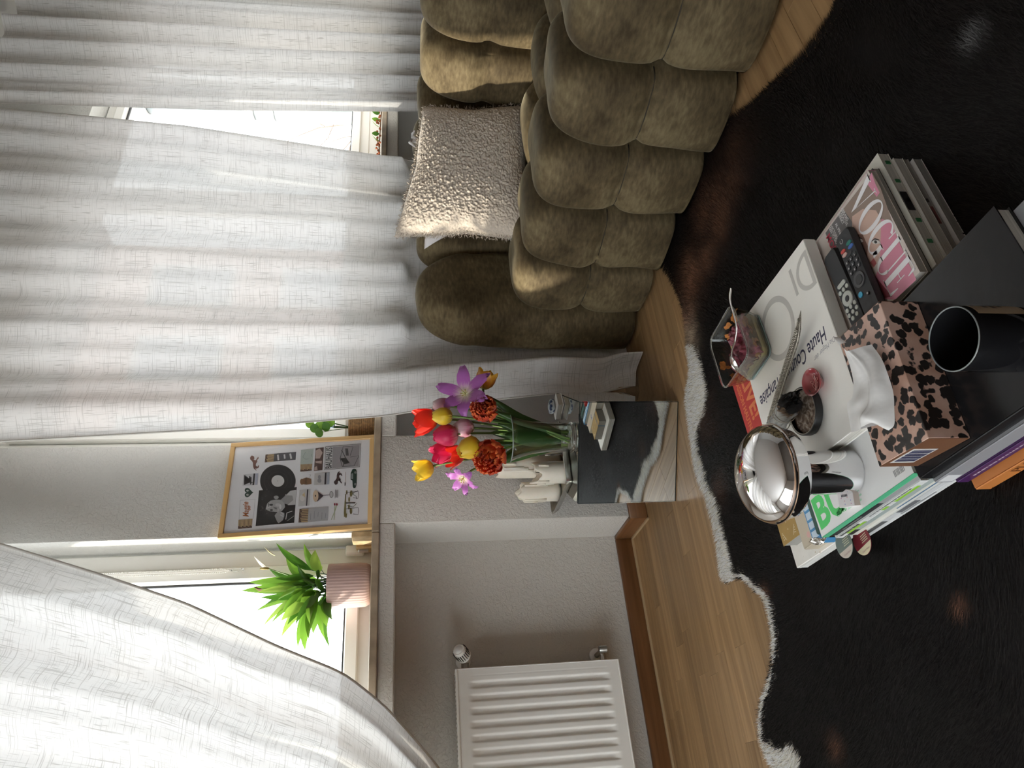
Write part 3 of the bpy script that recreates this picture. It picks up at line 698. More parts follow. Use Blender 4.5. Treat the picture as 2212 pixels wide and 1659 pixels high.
for i in range(40):
    t = 2*PI*i/40; X_ = 16*math.sin(t)**3; Y_ = 13*math.cos(t)-5*math.cos(2*t)-2*math.cos(3*t)-math.cos(4*t); heart.append((352-Y_*4.3, 907-X_*4.1))
pr('heart', [heart], DG)
for cy_ in (880, 938): pr('heart_eye', [disc(342, cy_, 17, 12)], (.75, .76, .74)); pr('heart_pupil', [disc(347, cy_+1, 8, 6)], K)
pr('matchbook', [[(285, 655), (492, 640), (480, 802), (272, 815)]], (.60, .60, .62)); pr('strike_strip', [[(424, 645), (448, 643), (432, 804), (408, 806)]], K); pr('bar', [[(455, 643), (488, 640), (476, 800), (440, 804)]], (.42, .45, .55))
pr('brush_lettering', [], K, lines=[([(300+i*17, 800-((i*37) % 30)), (303+i*17, 668+((i*53) % 40))], .004) for i in range(6)]+[([(296+i*15, 690+i*16), (335+i*15, 700+i*13)], .0028) for i in range(6)])
def dog(cx, cy, s, c, flip=1):
    q = [(-62, -78), (-35, -108), (0, -92), (8, -60), (-5, -40), (28, -30), (68, -88), (78, -64), (52, -36), (55, -10), (30, 30), (30, 60), (58, 74), (72, 48), (86, 56), (72, 92), (38, 104), (14, 102), (42, 128), (34, 136), (-2, 104), (-14, 66), (-16, 10), (-38, -26), (-62, -46)]
    pr('dachshund', [[(cx+a*s, cy+b*s*flip) for a, b in q]], c)
dog(430, 488, .86, (.20, .10, .08)); 
pr('word_card', [[(700, 372), (1013, 345), (1005, 455), (692, 480)]], (.10, .10, .11)); matches((700, 480), (710, 372), (590, 383), (578, 492), 7)
pr('word_blocks', [], (.72, .72, .72), lines=[([(760, 385), (768, 462)], .0052), ([(850, 380), (856, 440)], .0052), ([(930, 370), (945, 442)], .0058)])
for k, (ra, rb, c) in enumerate(((246, 226, (.030, .030, .032)), (196, 180, (.05, .05, .052)), (186, 171, (.030, .030, .032)), (140, 129, (.055, .055, .056)), (132, 121, (.03, .03, .032)), (88, 80, (.62, .61, .60)), (6, 5, (.1, .1, .1)))): pr('record', [disc(760, 748, ra, rb, 48)], c)
# black and white half-length photograph of a person with dark curly hair
pr('photo', [[(500, 878), (1022, 832), (985, 1325), (452, 1370)]], (.022, .022, .024))
pr('photo_shirt', [[(860, 940), (925, 880), (1015, 860), (1002, 1075), (900, 1082), (885, 1050)]], (.55, .55, .55))
pr('photo_lapel', [[(885, 890), (935, 845), (1018, 838), (1014, 868), (930, 885), (870, 945)], [(905, 1090), (1000, 1080), (985, 1325), (880, 1320), (870, 1180)]], K)
hr = [(640+130*math.cos(t)*(1+.08*math.sin(9*t)), 1060+180*math.sin(t)*(1+.06*math.cos(11*t))) for t in np.linspace(0, 2*PI, 40)[:-1]]
pr('photo_hair', [hr], (.035, .035, .036))
for i in range(46):
    t = random.uniform(0, 6.28); r_ = random.uniform(.55, 1.0); pr('curl', [disc(630+135*r_*math.cos(t), 1050+185*r_*math.sin(t), 7, 5, 6)], random.choice([(.10, .10, .10), (.06, .06, .06), (.16, .16, .16)]))
pr('photo_face', [[(590, 1140), (612, 1062), (660, 1020), (740, 1005), (800, 1010), (850, 1050), (860, 1110), (815, 1165), (740, 1178), (650, 1168)]], (.40, .40, .40))
pr('photo_neck', [[(800, 1008), (870, 945), (960, 950), (975, 1010), (900, 1075), (850, 1060)]], (.30, .30, .30)); pr('photo_ear', [disc(738, 975, 34, 24)], (.40, .40, .40))
pr('photo_light', [[(610, 1085), (665, 1045), (690, 1070), (650, 1120), (600, 1135)], disc(760, 1080, 34, 24)], (.55, .55, .55))
pr('photo_eye', [disc(668, 1078, 26, 16), disc(672, 1150, 20, 14)], (.06, .06, .06)); pr('photo_mouth', [disc(795, 1105, 16, 34)], (.65, .65, .65)); pr('photo_nose', [[(690, 1105), (745, 1118), (748, 1140), (725, 1138)]], (.16, .16, .16)); pr('photo_brow', [[(628, 1060), (640, 1056), (640, 1105), (630, 1102)]], (.07, .07, .07))
pr('photo_hand', [[(715, 1230), (740, 1190), (790, 1168), (850, 1190), (850, 1235), (830, 1290), (770, 1335), (750, 1310)]], (.36, .36, .36)); pr('photo_finger', [], (.52, .52, .52), lines=[([(760, 1190), (770, 1130)], .0035), ([(800, 1180), (840, 1215)], .0035), ([(790, 1215), (835, 1240)], .0035)]); pr('photo_jacket_light', [], (.6, .6, .6), lines=[([(870, 1280), (885, 1190), (960, 1165)], .0025), ([(890, 1300), (985, 1230)], .0012)])
pr('green_card', [[(1080, 322), (1256, 305), (1238, 512), (1072, 522)]], (.47, .53, .49)); pr('line_drawing', [], (.1, .12, .12), lines=[([(1145, 350), (1105, 420), (1145, 450), (1185, 445)], .0008), ([(1222, 375), (1228, 415)], .0008)]); matches((1072, 522), (1238, 512), (1228, 605), (1070, 622), 9)
pr('photo_card', [[(1282, 297), (1396, 285), (1376, 600), (1258, 612)]], (.12, .075, .065)); pr('photo_figure', [[(1283, 330), (1340, 300), (1380, 360), (1340, 440), (1280, 440)], [(1275, 480), (1370, 470), (1365, 510), (1285, 500)], [(1268, 560), (1300, 545), (1310, 600), (1262, 606)]], (.52, .40, .36))
pr('school_poster', [[(1420, 277), (1905, 238), (1890, 555), (1405, 597)]], (.55, .55, .55)); pr('poster_line', [], K, lines=[([(1420, 277), (1905, 238), (1890, 555), (1405, 597), (1420, 277)], .0016)]); pr('poster_field', [[(1520, 280), (1890, 250), (1878, 545), (1508, 578)]], (.32, .30, .31)); pr('poster_margin', [[(1428, 288), (1516, 281), (1502, 580), (1413, 586)]], (.62, .62, .61))
a_, b_ = np.array(fp(1500, 578)), np.array(fp(1512, 288)); tx = text('BAUHAUS', .018, 0, .02); tx = (tx[0]*np.array([float(np.linalg.norm(b_-a_))/tx[0][:, 0].max(), 1.6, 1]), tx[1])
mk('lettering', xf(tx, np.array(MF)@frame((a_[0], a_[1], PZ[0]+.00003), nrm((*(b_-a_), 0)), nrm((-(b_-a_)[1], (b_-a_)[0], 0)), (0, 0, 1))), ink((.04, .04, .045)), sheet)
pr('chair_drawing', [], K, lines=[([(1650, 550), (1620, 440), (1665, 270), (1800, 278), (1760, 400)], .0016), ([(1650, 550), (1815, 540), (1880, 400), (1760, 420)], .0016), ([(1660, 550), (1690, 420), (1640, 320)], .0022)]); pr('chair_drawing', [[(1620, 440), (1700, 425), (1750, 500), (1680, 520)], [(1690, 300), (1730, 300), (1740, 400), (1700, 400)]], (.06, .06, .06))
pr('cork', [disc(1095, 760, 28, 42), [(1110, 715), (1160, 702), (1222, 718), (1225, 790), (1165, 800), (1115, 796)]], (.22, .12, .06)); pr('cork_band', [], (.05, .03, .02), lines=[([(1150, 702), (1150, 800)], .002), ([(1200, 705), (1215, 660), (1190, 665)], .0008)])
pr('truffle_card', [[(1268, 645), (1478, 628), (1472, 795), (1258, 808)]], (.55, .54, .53)); pr('strike_strip', [[(1412, 634), (1434, 632), (1425, 797), (1402, 798)]], (.03, .03, .04)); pr('card_bar', [[(1440, 632), (1476, 629), (1470, 794), (1430, 797)]], (.40, .43, .50)); pr('truffle', [disc(1335, 695, 20, 28), disc(1335, 745, 28, 30)], GR)
dog(1585, 720, .78, (.06, .03, .03), -1)
pr('match', [], (.5, .42, .38), lines=[([(1695, 625), (1690, 775)], .0016)]); pr('match_head', [], K, lines=[([(1690, 770), (1688, 815)], .0030)])
pr('car', [[(1768, 640), (1790, 590), (1812, 580), (1838, 585), (1852, 620), (1850, 800), (1832, 845), (1808, 850), (1795, 830), (1790, 745), (1765, 730)]], DG); pr('car_wheel', [disc(1832, 632, 16, 18), disc(1830, 795, 16, 18)], (.25, .27, .26)); pr('car_window', [[(1776, 650), (1800, 640), (1800, 725), (1774, 720)]], (.3, .33, .33))
pr('cocktail_glass', [[(1275, 875), (1300, 890), (1385, 945), (1385, 962), (1310, 1030), (1270, 1040)]], (.06, .04, .05)); pr('cocktail_foam', [disc(1283, 957, 38, 80)], (.66, .50, .35)); pr('glass_stem', [], (.08, .06, .07), lines=[([(1380, 950), (1490, 940)], .0018)]); pr('glass_foot', [ell(1500, 937, 26, 46, 24)], (.20, .18, .19)); pr('glass_foot', [ell(1500, 937, 20, 36, 24)], (.55, .55, .55)); pr('coffee_bean', [disc(1280, 955, 9, 14)], K)
pr('blossom_card', [[(1060, 872), (1212, 862), (1196, 1090), (1042, 1102)]], (.58, .57, .56)); pr('strike_strip', [[(1165, 866), (1182, 865), (1166, 1092), (1148, 1094)]], (.03, .02, .03)); pr('blossom', [disc(1098, 985, 34, 44), disc(1120, 940, 20, 30)], (.70, .68, .66)); pr('blossom', [[(1095, 945), (1130, 905), (1138, 975)]], (.60, .45, .25))
matches((1180, 1318), (1185, 1130), (1060, 1138), (1045, 1325), 8); pr('note_card', [[(1185, 1128), (1462, 1103), (1450, 1295), (1172, 1318)]], (.42, .42, .43)); pr('handwriting', [], (.2, .2, .22), lines=[([(1210+52*i, 1290-(i*23) % 60), (1215+52*i, 1200-(i*31) % 40)], .0011) for i in range(5)])
pr('script_words', [], (.35, .35, .37), lines=[([(1552+i*12, 990-(i*13) % 17), (1556+i*12, 868+(i*11) % 15)], .0022) for i in range(4)])
pr('green_match', [], (.40, .46, .28), lines=[([(1500, 1285), (1578, 1085)], .0022), ([(1536, 1285), (1550, 1085)], .0022)]); pr('red_head', [disc(1576, 1074, 12, 18), disc(1546, 1072, 11, 18)], (.30, .02, .05))
pr('table_top', [[(1690, 930), (1702, 930), (1702, 1235), (1676, 1250), (1672, 1190)], [(1704, 880), (1722, 880), (1722, 935), (1704, 935)], [(1690, 1200), (1718, 1200), (1712, 1256), (1690, 1256)]], OL); pr('chair_seat', [disc(1772, 925, 18, 44), disc(1770, 1165, 18, 44), disc(1745, 1005, 12, 36), disc(1742, 1110, 12, 36)], OL)
pr('chair_frame', [], K, lines=[([(1700, 1055), (1830, 1052)], .0035)]+[([(1800, cy+40*s), (1868, cy+50*s), (1880, cy), (1868, cy-50*s), (1800, cy-40*s), (1700, cy-30*s)], .0016) for cy in (940, 1165) for s in (1,)]+[([(1860, 880), (1870, 890), (1830, 900), (1790, 930), (1840, 960), (1850, 1000)], .0016), ([(1720, 1090), (1800, 1110), (1850, 1060)], .0016)])

# ================================================================== plants on the sill
def leafmat(name, c, c2=None, rough=.38, tr=.35):
    m, t, b = nt(name); uvn = coords(t, 'UV'); sp = N(t, 'ShaderNodeSeparateXYZ'); t.links.new(uvn, sp.inputs[0])
    o = ramp(t, sp.outputs[1], [(0, c), (1, c2 or tuple(min(1, q*1.35) for q in c))]); t.links.new(o, b.inputs['Base Color']); b.inputs['Roughness'].default_value = rough
    tl = N(t, 'ShaderNodeBsdfTranslucent'); t.links.new(o, tl.inputs[0]); mx = N(t, 'ShaderNodeMixShader', i_0=tr); out = t.nodes['Material Output']
    t.links.new(b.outputs[0], mx.inputs[1]); t.links.new(tl.outputs[0], mx.inputs[2]); t.links.new(mx.outputs[0], out.inputs[0]); return m
M_LEAF = [leafmat('fresh_leaf', (.085, .20, .018), (.20, .38, .045), tr=.42), leafmat('mid_leaf', (.035, .11, .012), (.085, .22, .025), tr=.35), leafmat('pale_leaf', (.20, .34, .045), (.36, .50, .09), tr=.45)]
def leaf(p0, d, L, W, droop=.4, fold=.25, nu=5, nv=9, tipk=1.0, side=None, wave=0.):
    d = nrm(d); up = np.array([0, 0, 1.]); sd_ = nrm(np.cross(d, up)) if side is None else nrm(side); P_ = np.zeros((nu, nv, 3)); p = np.array(p0, float); dd = d.copy(); n_ = np.cross(sd_, dd)
    for j in range(nv):
        v = j/(nv-1); wv = W*(math.sin(PI*min(1, v**.75*.97+.03))**.9)*(1-.0*v)
        if v > .98: wv = .0006
        n_ = nrm(np.cross(sd_, dd))
        for i in range(nu):
            u = 2*i/(nu-1)-1; P_[i, j] = p+sd_*u*wv/2+n_*(fold*abs(u)*wv/2+wave*math.sin(7*v+3*u)*wv)
        dd = nrm(dd+np.array([0, 0, -droop*(1.6/nv)*(.4+v*tipk)])); p = p+dd*L/(nv-1)
    return gridf(P_)
LUV = uvgrid(5, 9)
pc = np.array([.668, 2.252, ZS1])
pt = thing('peace_lily', pc, 'green peace lily in a ribbed pink pot on the sill by the left window', 'plant')
M_PINK = P('pink_ceramic', (.62, .44, .40), .55)
mk('pot', lathe([(0, .001), (.048, .001), (.060, .006), (.066, .018), (.0675, .035), (.0675, .130), (.0665, .134), (.064, .134), (.063, .110), (0, .108)], 180, pc, rf=lambda a: 1+.010*math.cos(a*45)), M_PINK, pt, smooth=True, auto=60)
mk('soil', lathe([(0, .004), (.063, 0)], 24, pc+np.array([0, 0, .116])), P('potting_soil', (.03, .02, .015), .95, bump=.6, bs=200), pt)
def px3(x, y, Y): return onY(x, y, Y)
tips = [(530, 1275, .0), (600, 1180, -.04), (660, 1178, -.02), (562, 1278, -.05), (640, 1345, -.08), (655, 1398, -.05), (700, 1375, -.03), (580, 1300, .02), (620, 1205, .01), (690, 1190, -.05), (648, 1222, -.07), (675, 1345, -.08), (545, 1258, .03), (722, 1335, -.07), (590, 1335, .02), (610, 1368, .0), (700, 1235, -.07), (560, 1312, .04), (630, 1285, -.07), (600, 1250, -.06), (640, 1388, .02), (675, 1205, .03), (705, 1392, .0), (655, 1300, -.08), (615, 1320, -.07), (585, 1235, .05), (690, 1280, -.085), (570, 1345, .03), (660, 1250, -.08), (630, 1228, .05), (600, 1262, -.07), (570, 1290, -.06), (645, 1300, -.08), (612, 1338, -.05), (690, 1250, -.08), (710, 1350, -.06), (668, 1375, -.05), (635, 1260, -.08), (605, 1295, -.08), (665, 1320, .0), (625, 1345, -.03), (680, 1365, .03)]
for k, (ix, iy, dy) in enumerate(tips):
    tp = px3(ix, iy, pc[1]+dy); b0 = pc+np.array([random.uniform(-.03, .03), random.uniform(-.03, .02), .116]); kk = random.uniform(.10, .36)
    md = b0*(1-kk)+tp*kk+np.array([0, -.01, .015+.025*random.random()]); md[2] = min(md[2], max(tp[2], b0[2])+.03)
    dl_ = tp-md; vdir = nrm(md-CAM); sdl = nrm(np.cross(dl_, vdir)+RNG.normal(size=3)*.25*np.linalg.norm(dl_))
    lf = mk('leaf', leaf(md, dl_+np.array([0, 0, .03]), float(np.linalg.norm(dl_))*1.08, random.uniform(.022, .036), .45, .18, side=sdl, wave=.05), M_LEAF[[0, 1, 0, 2, 1, 0][k % 6]], pt, smooth=True, uv=LUV)
    mk('stalk', tube([b0, (b0+md)/2+np.array([0, 0, .012]), md], [.0016, .0014, .0012], 5), M_LEAF[1], lf, uv=None)
for (bx, by), (sx, sy), c in (((580, 1228), (545, 1200), 0), ((567, 1272), (552, 1268), 1)):
    b0 = pc+np.array([.0, 0, .116]); f0 = px3(bx, by, pc[1]-.03); f1 = px3(sx, sy, pc[1]-.03)
    fl_ = mk('flower_stem', tube([b0, (b0+f0)/2+np.array([.0, 0, .02]), f0], .0015, 5), M_LEAF[2], pt)
    if c == 0:
        mk('spathe', leaf(f0, f1-f0, .062, .026, .05, .5), leafmat('white_spathe', (.80, .78, .66), (.86, .85, .80), tr=.3), fl_, smooth=True, uv=LUV)
        mk('spadix', tube([f0, f0+np.array([-.001, -.006, .013]), f0+np.array([-.002, -.007, .024])], [.0035, .004, .002], 8), P('spadix', (.50, .38, .12), .8, bump=.8, bs=500), fl_, smooth=True)
    else: mk('withered_flower', leaf(f0, f1-f0, .028, .022, .2, .6), P('withered', (.16, .09, .05), .9), fl_, smooth=True)
mk('withered_leaf', leaf(px3(595, 1200, 2.24), px3(560, 1175, 2.24)-px3(595, 1200, 2.24), .05, .014, .1, .5), P('withered', (.42, .40, .26), .8), pt, smooth=True)

bc = np.array([1.238, 2.258, ZS1])
bk = thing('pilea_in_basket', bc, 'round leaved green plant in a woven brown basket beside the framed poster', 'plant')
def rope(z): return .0022*abs(math.sin(z*PI/.0075))
prof = [(0, .001), (.055, .001)]+[(.060+.004*math.sin(PI*z/.09)+rope(z), z) for z in np.arange(.002, .092, .00125)]+[(.057, .092), (.055, .075), (0, .075)]
mk('basket', lathe(prof, 72, bc, rf=lambda a: 1+.012*math.cos(a*36)), P('woven_seagrass', (.21, .115, .045), .85, var=.45, vs=120, bump=.9, bs=300), bk, smooth=True)
for k, (ix, iy) in enumerate(((678, 925), (690, 920), (703, 922), (668, 915), (688, 935), (712, 912), (695, 905), (660, 900))):
    c = onY(ix, iy, 2.235-.008*(k % 3)); b0 = bc+np.array([0, 0, .08]); n_ = nrm((-.5+.2*random.uniform(-1, 1), -.75, .35+.3*random.uniform(-1, 1)))
    e1 = nrm(np.cross(n_, (0, 0, 1))); e2 = np.cross(n_, e1); v = [c]; 
    for i in range(18): a = 2*PI*i/18; v.append(c+e1*.0165*math.cos(a)+e2*.0185*math.sin(a)-n_*.003)
    lf = mk('leaf', (np.array(v), [[0, 1+i, 1+(i+1) % 18] for i in range(18)]), M_LEAF[0 if k % 2 else 1], bk, smooth=True, uv=np.array([[.5, .5]]*19))
    mk('stalk', tube([b0, (b0+c)/2+np.array([0, 0, .01]), c], .0012, 5), M_LEAF[1], lf)
gl = thing('berry_garland', (2.82, 2.22, ZS1), 'dry garland of orange berries with a green leaf on the sill in the gap', 'garland')
gb = []
for k in range(46): gb.append(lathe([(0, -.006), (.005, -.003), (.006, .002), (0, .006)], 7, (2.55+.42*random.random(), 2.215+random.uniform(-.02, .02), ZS1+.008+.016*random.random())))
mk('berries', join(*gb), P('dry_berry', (.36, .10, .035), .7), gl, smooth=True, kind='stuff')
mk('twig', tube([(2.53, 2.21, ZS1+.004), (2.70, 2.22, ZS1+.012), (2.85, 2.21, ZS1+.008), (2.98, 2.22, ZS1+.005)], .003, 5), P('twig', (.18, .11, .06), .9), gl)
for k in range(5): mk('leaf', leaf((2.72+.05*k, 2.20, ZS1+.012), (random.uniform(-.4, .4), -.3, .8), .045, .02, .6), M_LEAF[k % 3], gl, smooth=True, uv=LUV)

# ================================================================== mirrored cube with candles and flowers
QL = np.array([.778, 1.908]); QR = np.array([1.0255, 1.7255]); qa = nrm(QR-QL); qb = np.array([-qa[1], qa[0]]); CS = .308
cu = thing('mirrored_cube_table', (*(QL+qa*CS/2+qb*CS/2), 0), 'low cube side table clad in mirror under the vase of tulips', 'table')
MC = frame((*QL, 0), (*qa, 0), (*qb, 0), (0, 0, 1)); g = .0034
mk('core', xf(box(.002, CS-.002, .002, CS-.002, 0, CS-.002), MC), P('dark_mirror_edge', (.012, .015, .014), .7, spec=.08), cu)
for q in (box(g, CS-g, 0, .0019, g, CS-g), box(g, CS-g, CS-.0019, CS, g, CS-g), box(0, .0019, g, CS-g, g, CS-g), box(CS-.0019, CS, g, CS-g, g, CS-g), box(g, CS-g, g, CS-g, CS-.0019, CS)):
    mk('mirror_panel', xf(q, MC), M_MIRROR, cu)
tz = CS
ty = thing('candle_tray', (.96, 2.04, tz), 'shallow silver tray full of ivory candles on the mirrored cube', 'tray')
tx0, tx1, ty0, ty1 = .858, 1.062, 1.925, 2.158
def rrect(x0, x1, y0, y1, r, n=5):
    o = []
    for cx, cy, a0 in ((x1-r, y1-r, 0), (x0+r, y1-r, PI/2), (x0+r, y0+r, PI), (x1-r, y0+r, 1.5*PI)):
        for k in range(n): a = a0+PI/2*k/(n-1); o.append((cx+r*math.cos(a), cy+r*math.sin(a)))
    return o
def loft(rings, cap0=True, cap1=False):
    n = len(rings[0]); V = np.vstack([np.array(r) for r in rings]); f = [[i*n+k, i*n+(k+1) % n, (i+1)*n+(k+1) % n, (i+1)*n+k] for i in range(len(rings)-1) for k in range(n)]
    if cap0: f.append(list(range(n))[::-1])
    if cap1: f.append([(len(rings)-1)*n+k for k in range(n)])
    return V, f
def rr3(x0, x1, y0, y1, r, z, n=5): return [(*p, z) for p in rrect(x0, x1, y0, y1, r, n)]
mk('tray', loft([rr3(tx0, tx1, ty0, ty1, .012, tz+.0006), rr3(tx0-.003, tx1+.003, ty0-.003, ty1+.003, .014, tz+.004), rr3(tx0-.012, tx1+.012, ty0-.012, ty1+.012, .018, tz+.021), rr3(tx0-.010, tx1+.010, ty0-.010, ty1+.010, .018, tz+.022), rr3(tx0+.000, tx1, ty0, ty1, .012, tz+.004)], True, True), P('tray_metal', (.50, .49, .45), .22, 1.), ty, smooth=True, auto=50)
M_WAX = P('ivory_wax', (.80, .74, .62), .5, sub=.25, var=.04, vs=30, bump=.1, bs=60)
def candle(cx, cy, r, h, label, seed, hollow=.02):
    rg = np.random.default_rng(seed); ph = rg.uniform(0, 6, 5); z0 = tz+.0045
    t = thing('pillar_candle', (cx, cy, z0), label, 'candle', 'ivory candles on the tray'); n = 48; prof = [(0, 0), (r*1.06, 0), (r*1.02, .008), (r, .02), (r, h*.55), (r*.99, h*.8), (r*.97, h*.95), (r*.93, h), (r*.82, h-.002), (r*.72, h-hollow), (0, h-hollow-.004)]
    v, f = lathe(prof, n); v = np.array(v); a = np.arctan2(v[:, 1], v[:, 0]); up = np.clip(v[:, 2]/h, 0, 1)
    wob = np.sin(a*2+ph[0])+.6*np.sin(a*3+ph[1])+.4*np.sin(a*7+ph[2]); k = 1+.015*wob*up
    v[:, 0] *= k; v[:, 1] *= k; v[:, 2] += np.where(v[:, 2] > h*.7, .010*wob*(r/.035)*up, 0); v += np.array([cx, cy, z0])
    mk('wax', (v, f), M_WAX, t, smooth=True)
    mk('wick', tube([(cx, cy, z0+h-hollow-.005), (cx+.001, cy, z0+h-hollow+.006), (cx+.003, cy, z0+h-hollow+.010)], .0009, 5), M_BLACK, t)
    dr = []
    for i in range(6):
        b = rg.uniform(0, 6.28); q = np.array([cx+r*1.0*math.cos(b), cy+r*1.0*math.sin(b)]); l = rg.uniform(.02, h*.6)
        dr.append(tube([(*q, z0+h*.92), (*q, z0+h*.92-l*.6), (*q, z0+h*.92-l)], [.003, .004, .0055], 7))
    mk('wax_drips', join(*dr), M_WAX, t, smooth=True)
candle(.915, 1.975, .0350, .100, 'ivory candle at the front of the tray, short and thick', 1, .012)
candle(.968, 2.045, .0360, .205, 'tallest ivory candle standing behind the short front one', 2, .035)
candle(1.017, 1.985, .0300, .135, 'ivory candle of middle height between the front candle and the vase', 3, .02)
candle(.905, 2.10, .0330, .128, 'ivory candle with a torn leaning rim at the left end of the tray', 4, .04)
bx = thing('small_book', (1.115, 1.93, tz), 'small cream paperback lying on the back corner of the mirrored cube', 'book')
Mb = rotz((1.132, 1.935, tz), .25)
mk('page_block', xf(box(-.026, .026, -.034, .034, .004, .018, .001), Mb), M_CREAM, bx); mk('cover', xf(join(box(-.0275, .0275, -.0355, .0355, 0, .004, .001), box(-.0275, .0275, -.0355, .0355, .018, .020, .0005)), Mb), M_GREYW, bx)
pu = thing('blue_pouch', (1.14, 1.95, tz+.021), 'navy and white patterned pouch on the small cream book behind the vase', 'pouch')
m_, t_, b_ = nt('navy_pattern'); vo = N(t_, 'ShaderNodeTexVoronoi', i_Scale=60.); t_.links.new(coords(t_, 'Object'), vo.inputs['Vector']); t_.links.new(ramp(t_, vo.outputs[0], [(.35, (.02, .05, .14)), (.5, (.55, .62, .66))]), b_.inputs['Base Color'])
mk('pouch', puff(1.118, 1.164, 1.925, 1.975, tz+.0205, tz+.040, 3.2, 12, (), .8, .001), m_, pu, smooth=True)

# ---- vase
vc = np.array([.973, 1.850, tz])
# keep the foot on the table, clear of the tray
vc[:2] += nrm(vc[:2])*(-.006)
va = thing('glass_vase', vc, 'clear flared glass vase holding the tulips on the mirrored cube', 'vase')
M_VG = pane_mat('vase_glass', 1.0, (.16, .20, .18), 1.8)
vt = M_VG.node_tree; pass
mk('wall', lathe([(.0435, .012), (.0430, .04), (.0445, .08), (.052, .13), (.064, .175), (.0725, .196), (.0735, .197), (.071, .196), (.062, .174), (.050, .13), (.0425, .08), (.041, .04), (.041, .013)], 64, vc), M_VG, va, smooth=True)
mk('foot', lathe([(0, .0004), (.043, .0004), (.046, .003), (.0465, .008), (.0445, .0125), (.041, .0135), (0, .0125)], 64, vc), M_GLASS, va, smooth=True, label='thick glass foot')
mk('water', lathe([(0, .0145), (.0405, .0145), (.0405, .052), (0, .052)], 48, vc), pane_mat('water'), va, smooth=True)
mk('rim', lathe([(.0725+.0016*math.cos(a), .1965+.0016*math.sin(a)) for a in np.linspace(0, 2*PI, 9)], 64, vc), P('glass_rim', (.62, .74, .70), .05, trans=.55), va, smooth=True)

# ---- tulips
def petalmat(name, base, mid, tip, tr=.35):
    m, t, b = nt(name); uvn = coords(t, 'UV'); sp = N(t, 'ShaderNodeSeparateXYZ'); t.links.new(uvn, sp.inputs[0])
    n = N(t, 'ShaderNodeTexNoise', i_Scale=1., i_Detail=2.); t.links.new(coords(t, 'UV', (14, 1.5, 1)), n.inputs['Vector'])
    ad = N(t, 'ShaderNodeMath', operation='MULTIPLY_ADD', i_1=.35, i_2=-.17); t.links.new(n.outputs[0], ad.inputs[0]); sm = N(t, 'ShaderNodeMath', operation='ADD'); t.links.new(ad.outputs[0], sm.inputs[0]); t.links.new(sp.outputs[1], sm.inputs[1])
    o = ramp(t, sm.outputs[0], [(.05, base), (.42, mid), (1, tip)]); t.links.new(o, b.inputs['Base Color']); b.inputs['Roughness'].default_value = .45; b.inputs['Sheen Weight'].default_value = .2
    tl = N(t, 'ShaderNodeBsdfTranslucent'); t.links.new(o, tl.inputs[0]); mx = N(t, 'ShaderNodeMixShader', i_0=tr); out = t.nodes['Material Output']
    t.links.new(b.outputs[0], mx.inputs[1]); t.links.new(tl.outputs[0], mx.inputs[2]); t.links.new(mx.outputs[0], out.inputs[0]); return m
PM = dict(yellow=petalmat('yellow_petal', (.62, .50, .10), (.85, .60, .02), (.88, .66, .08)), lilac=petalmat('lilac_petal', (.88, .85, .62), (.47, .13, .48), (.50, .18, .54)), red=petalmat('red_petal', (.75, .25, .03), (.82, .030, .012), (.86, .04, .02)),
          magenta=petalmat('magenta_petal', (.75, .45, .45), (.72, .018, .10), (.78, .03, .15)), pink=petalmat('pink_white_petal', (.85, .80, .70), (.74, .30, .44), (.90, .84, .82)), fire=petalmat('orange_red_petal', (.70, .22, .03), (.80, .055, .015), (.92, .24, .06)),
          ember=petalmat('ember_petal', (.55, .12, .02), (.55, .025, .010), (.78, .11, .03)), orange=petalmat('amber_petal', (.40, .36, .06), (.75, .33, .02), (.80, .44, .04)))
M_STEM = P('tulip_stem', (.13, .22, .05), .45); M_TLEAF = leafmat('tulip_leaf', (.035, .085, .022), (.06, .13, .035), .35, .2)
def petal(prof, W, az, c, ez, ex, ey, R, nu=6, nv=9, tipw=.12, curl=0., ruff=0., sd=0):
    """prof: list of (r,h) from base to tip; the petal wraps round the axis ez"""
    prof = np.array(prof, float); s = np.linspace(0, 1, len(prof)); P_ = np.zeros((nu, nv, 3))
    for j in range(nv):
        v = j/(nv-1); r = np.interp(v, s, prof[:, 0]); h = np.interp(v, s, prof[:, 1]); wv = W*max(tipw*(v > .5), math.sin(PI*min(.985, v**.85*.93+.06))**.75)
        if v > .99: wv = W*tipw
        for i in range(nu):
            u = 2*i/(nu-1)-1; rr = max(r, .010); th = u*wv/2/rr; th = max(-1.25, min(1.25, th)); lat = rr*math.sin(th); rad_ = r-rr*(1-math.cos(th))*(1-curl)
            hh = h-abs(u)**2*wv*.08+ruff*math.sin(9*u+17*v+sd)*v
            dr = ex*math.cos(az)+ey*math.sin(az); dt = -ex*math.sin(az)+ey*math.cos(az)
            P_[i, j] = c+dr*(rad_+ruff*math.sin(7*u+11*v+sd*2)*v)+dt*lat+ez*hh
    return gridf(P_)
PUV = uvgrid(6, 9)
VD = nrm((vc[0], vc[1], 0)); VR = np.array([VD[1], -VD[0], 0])
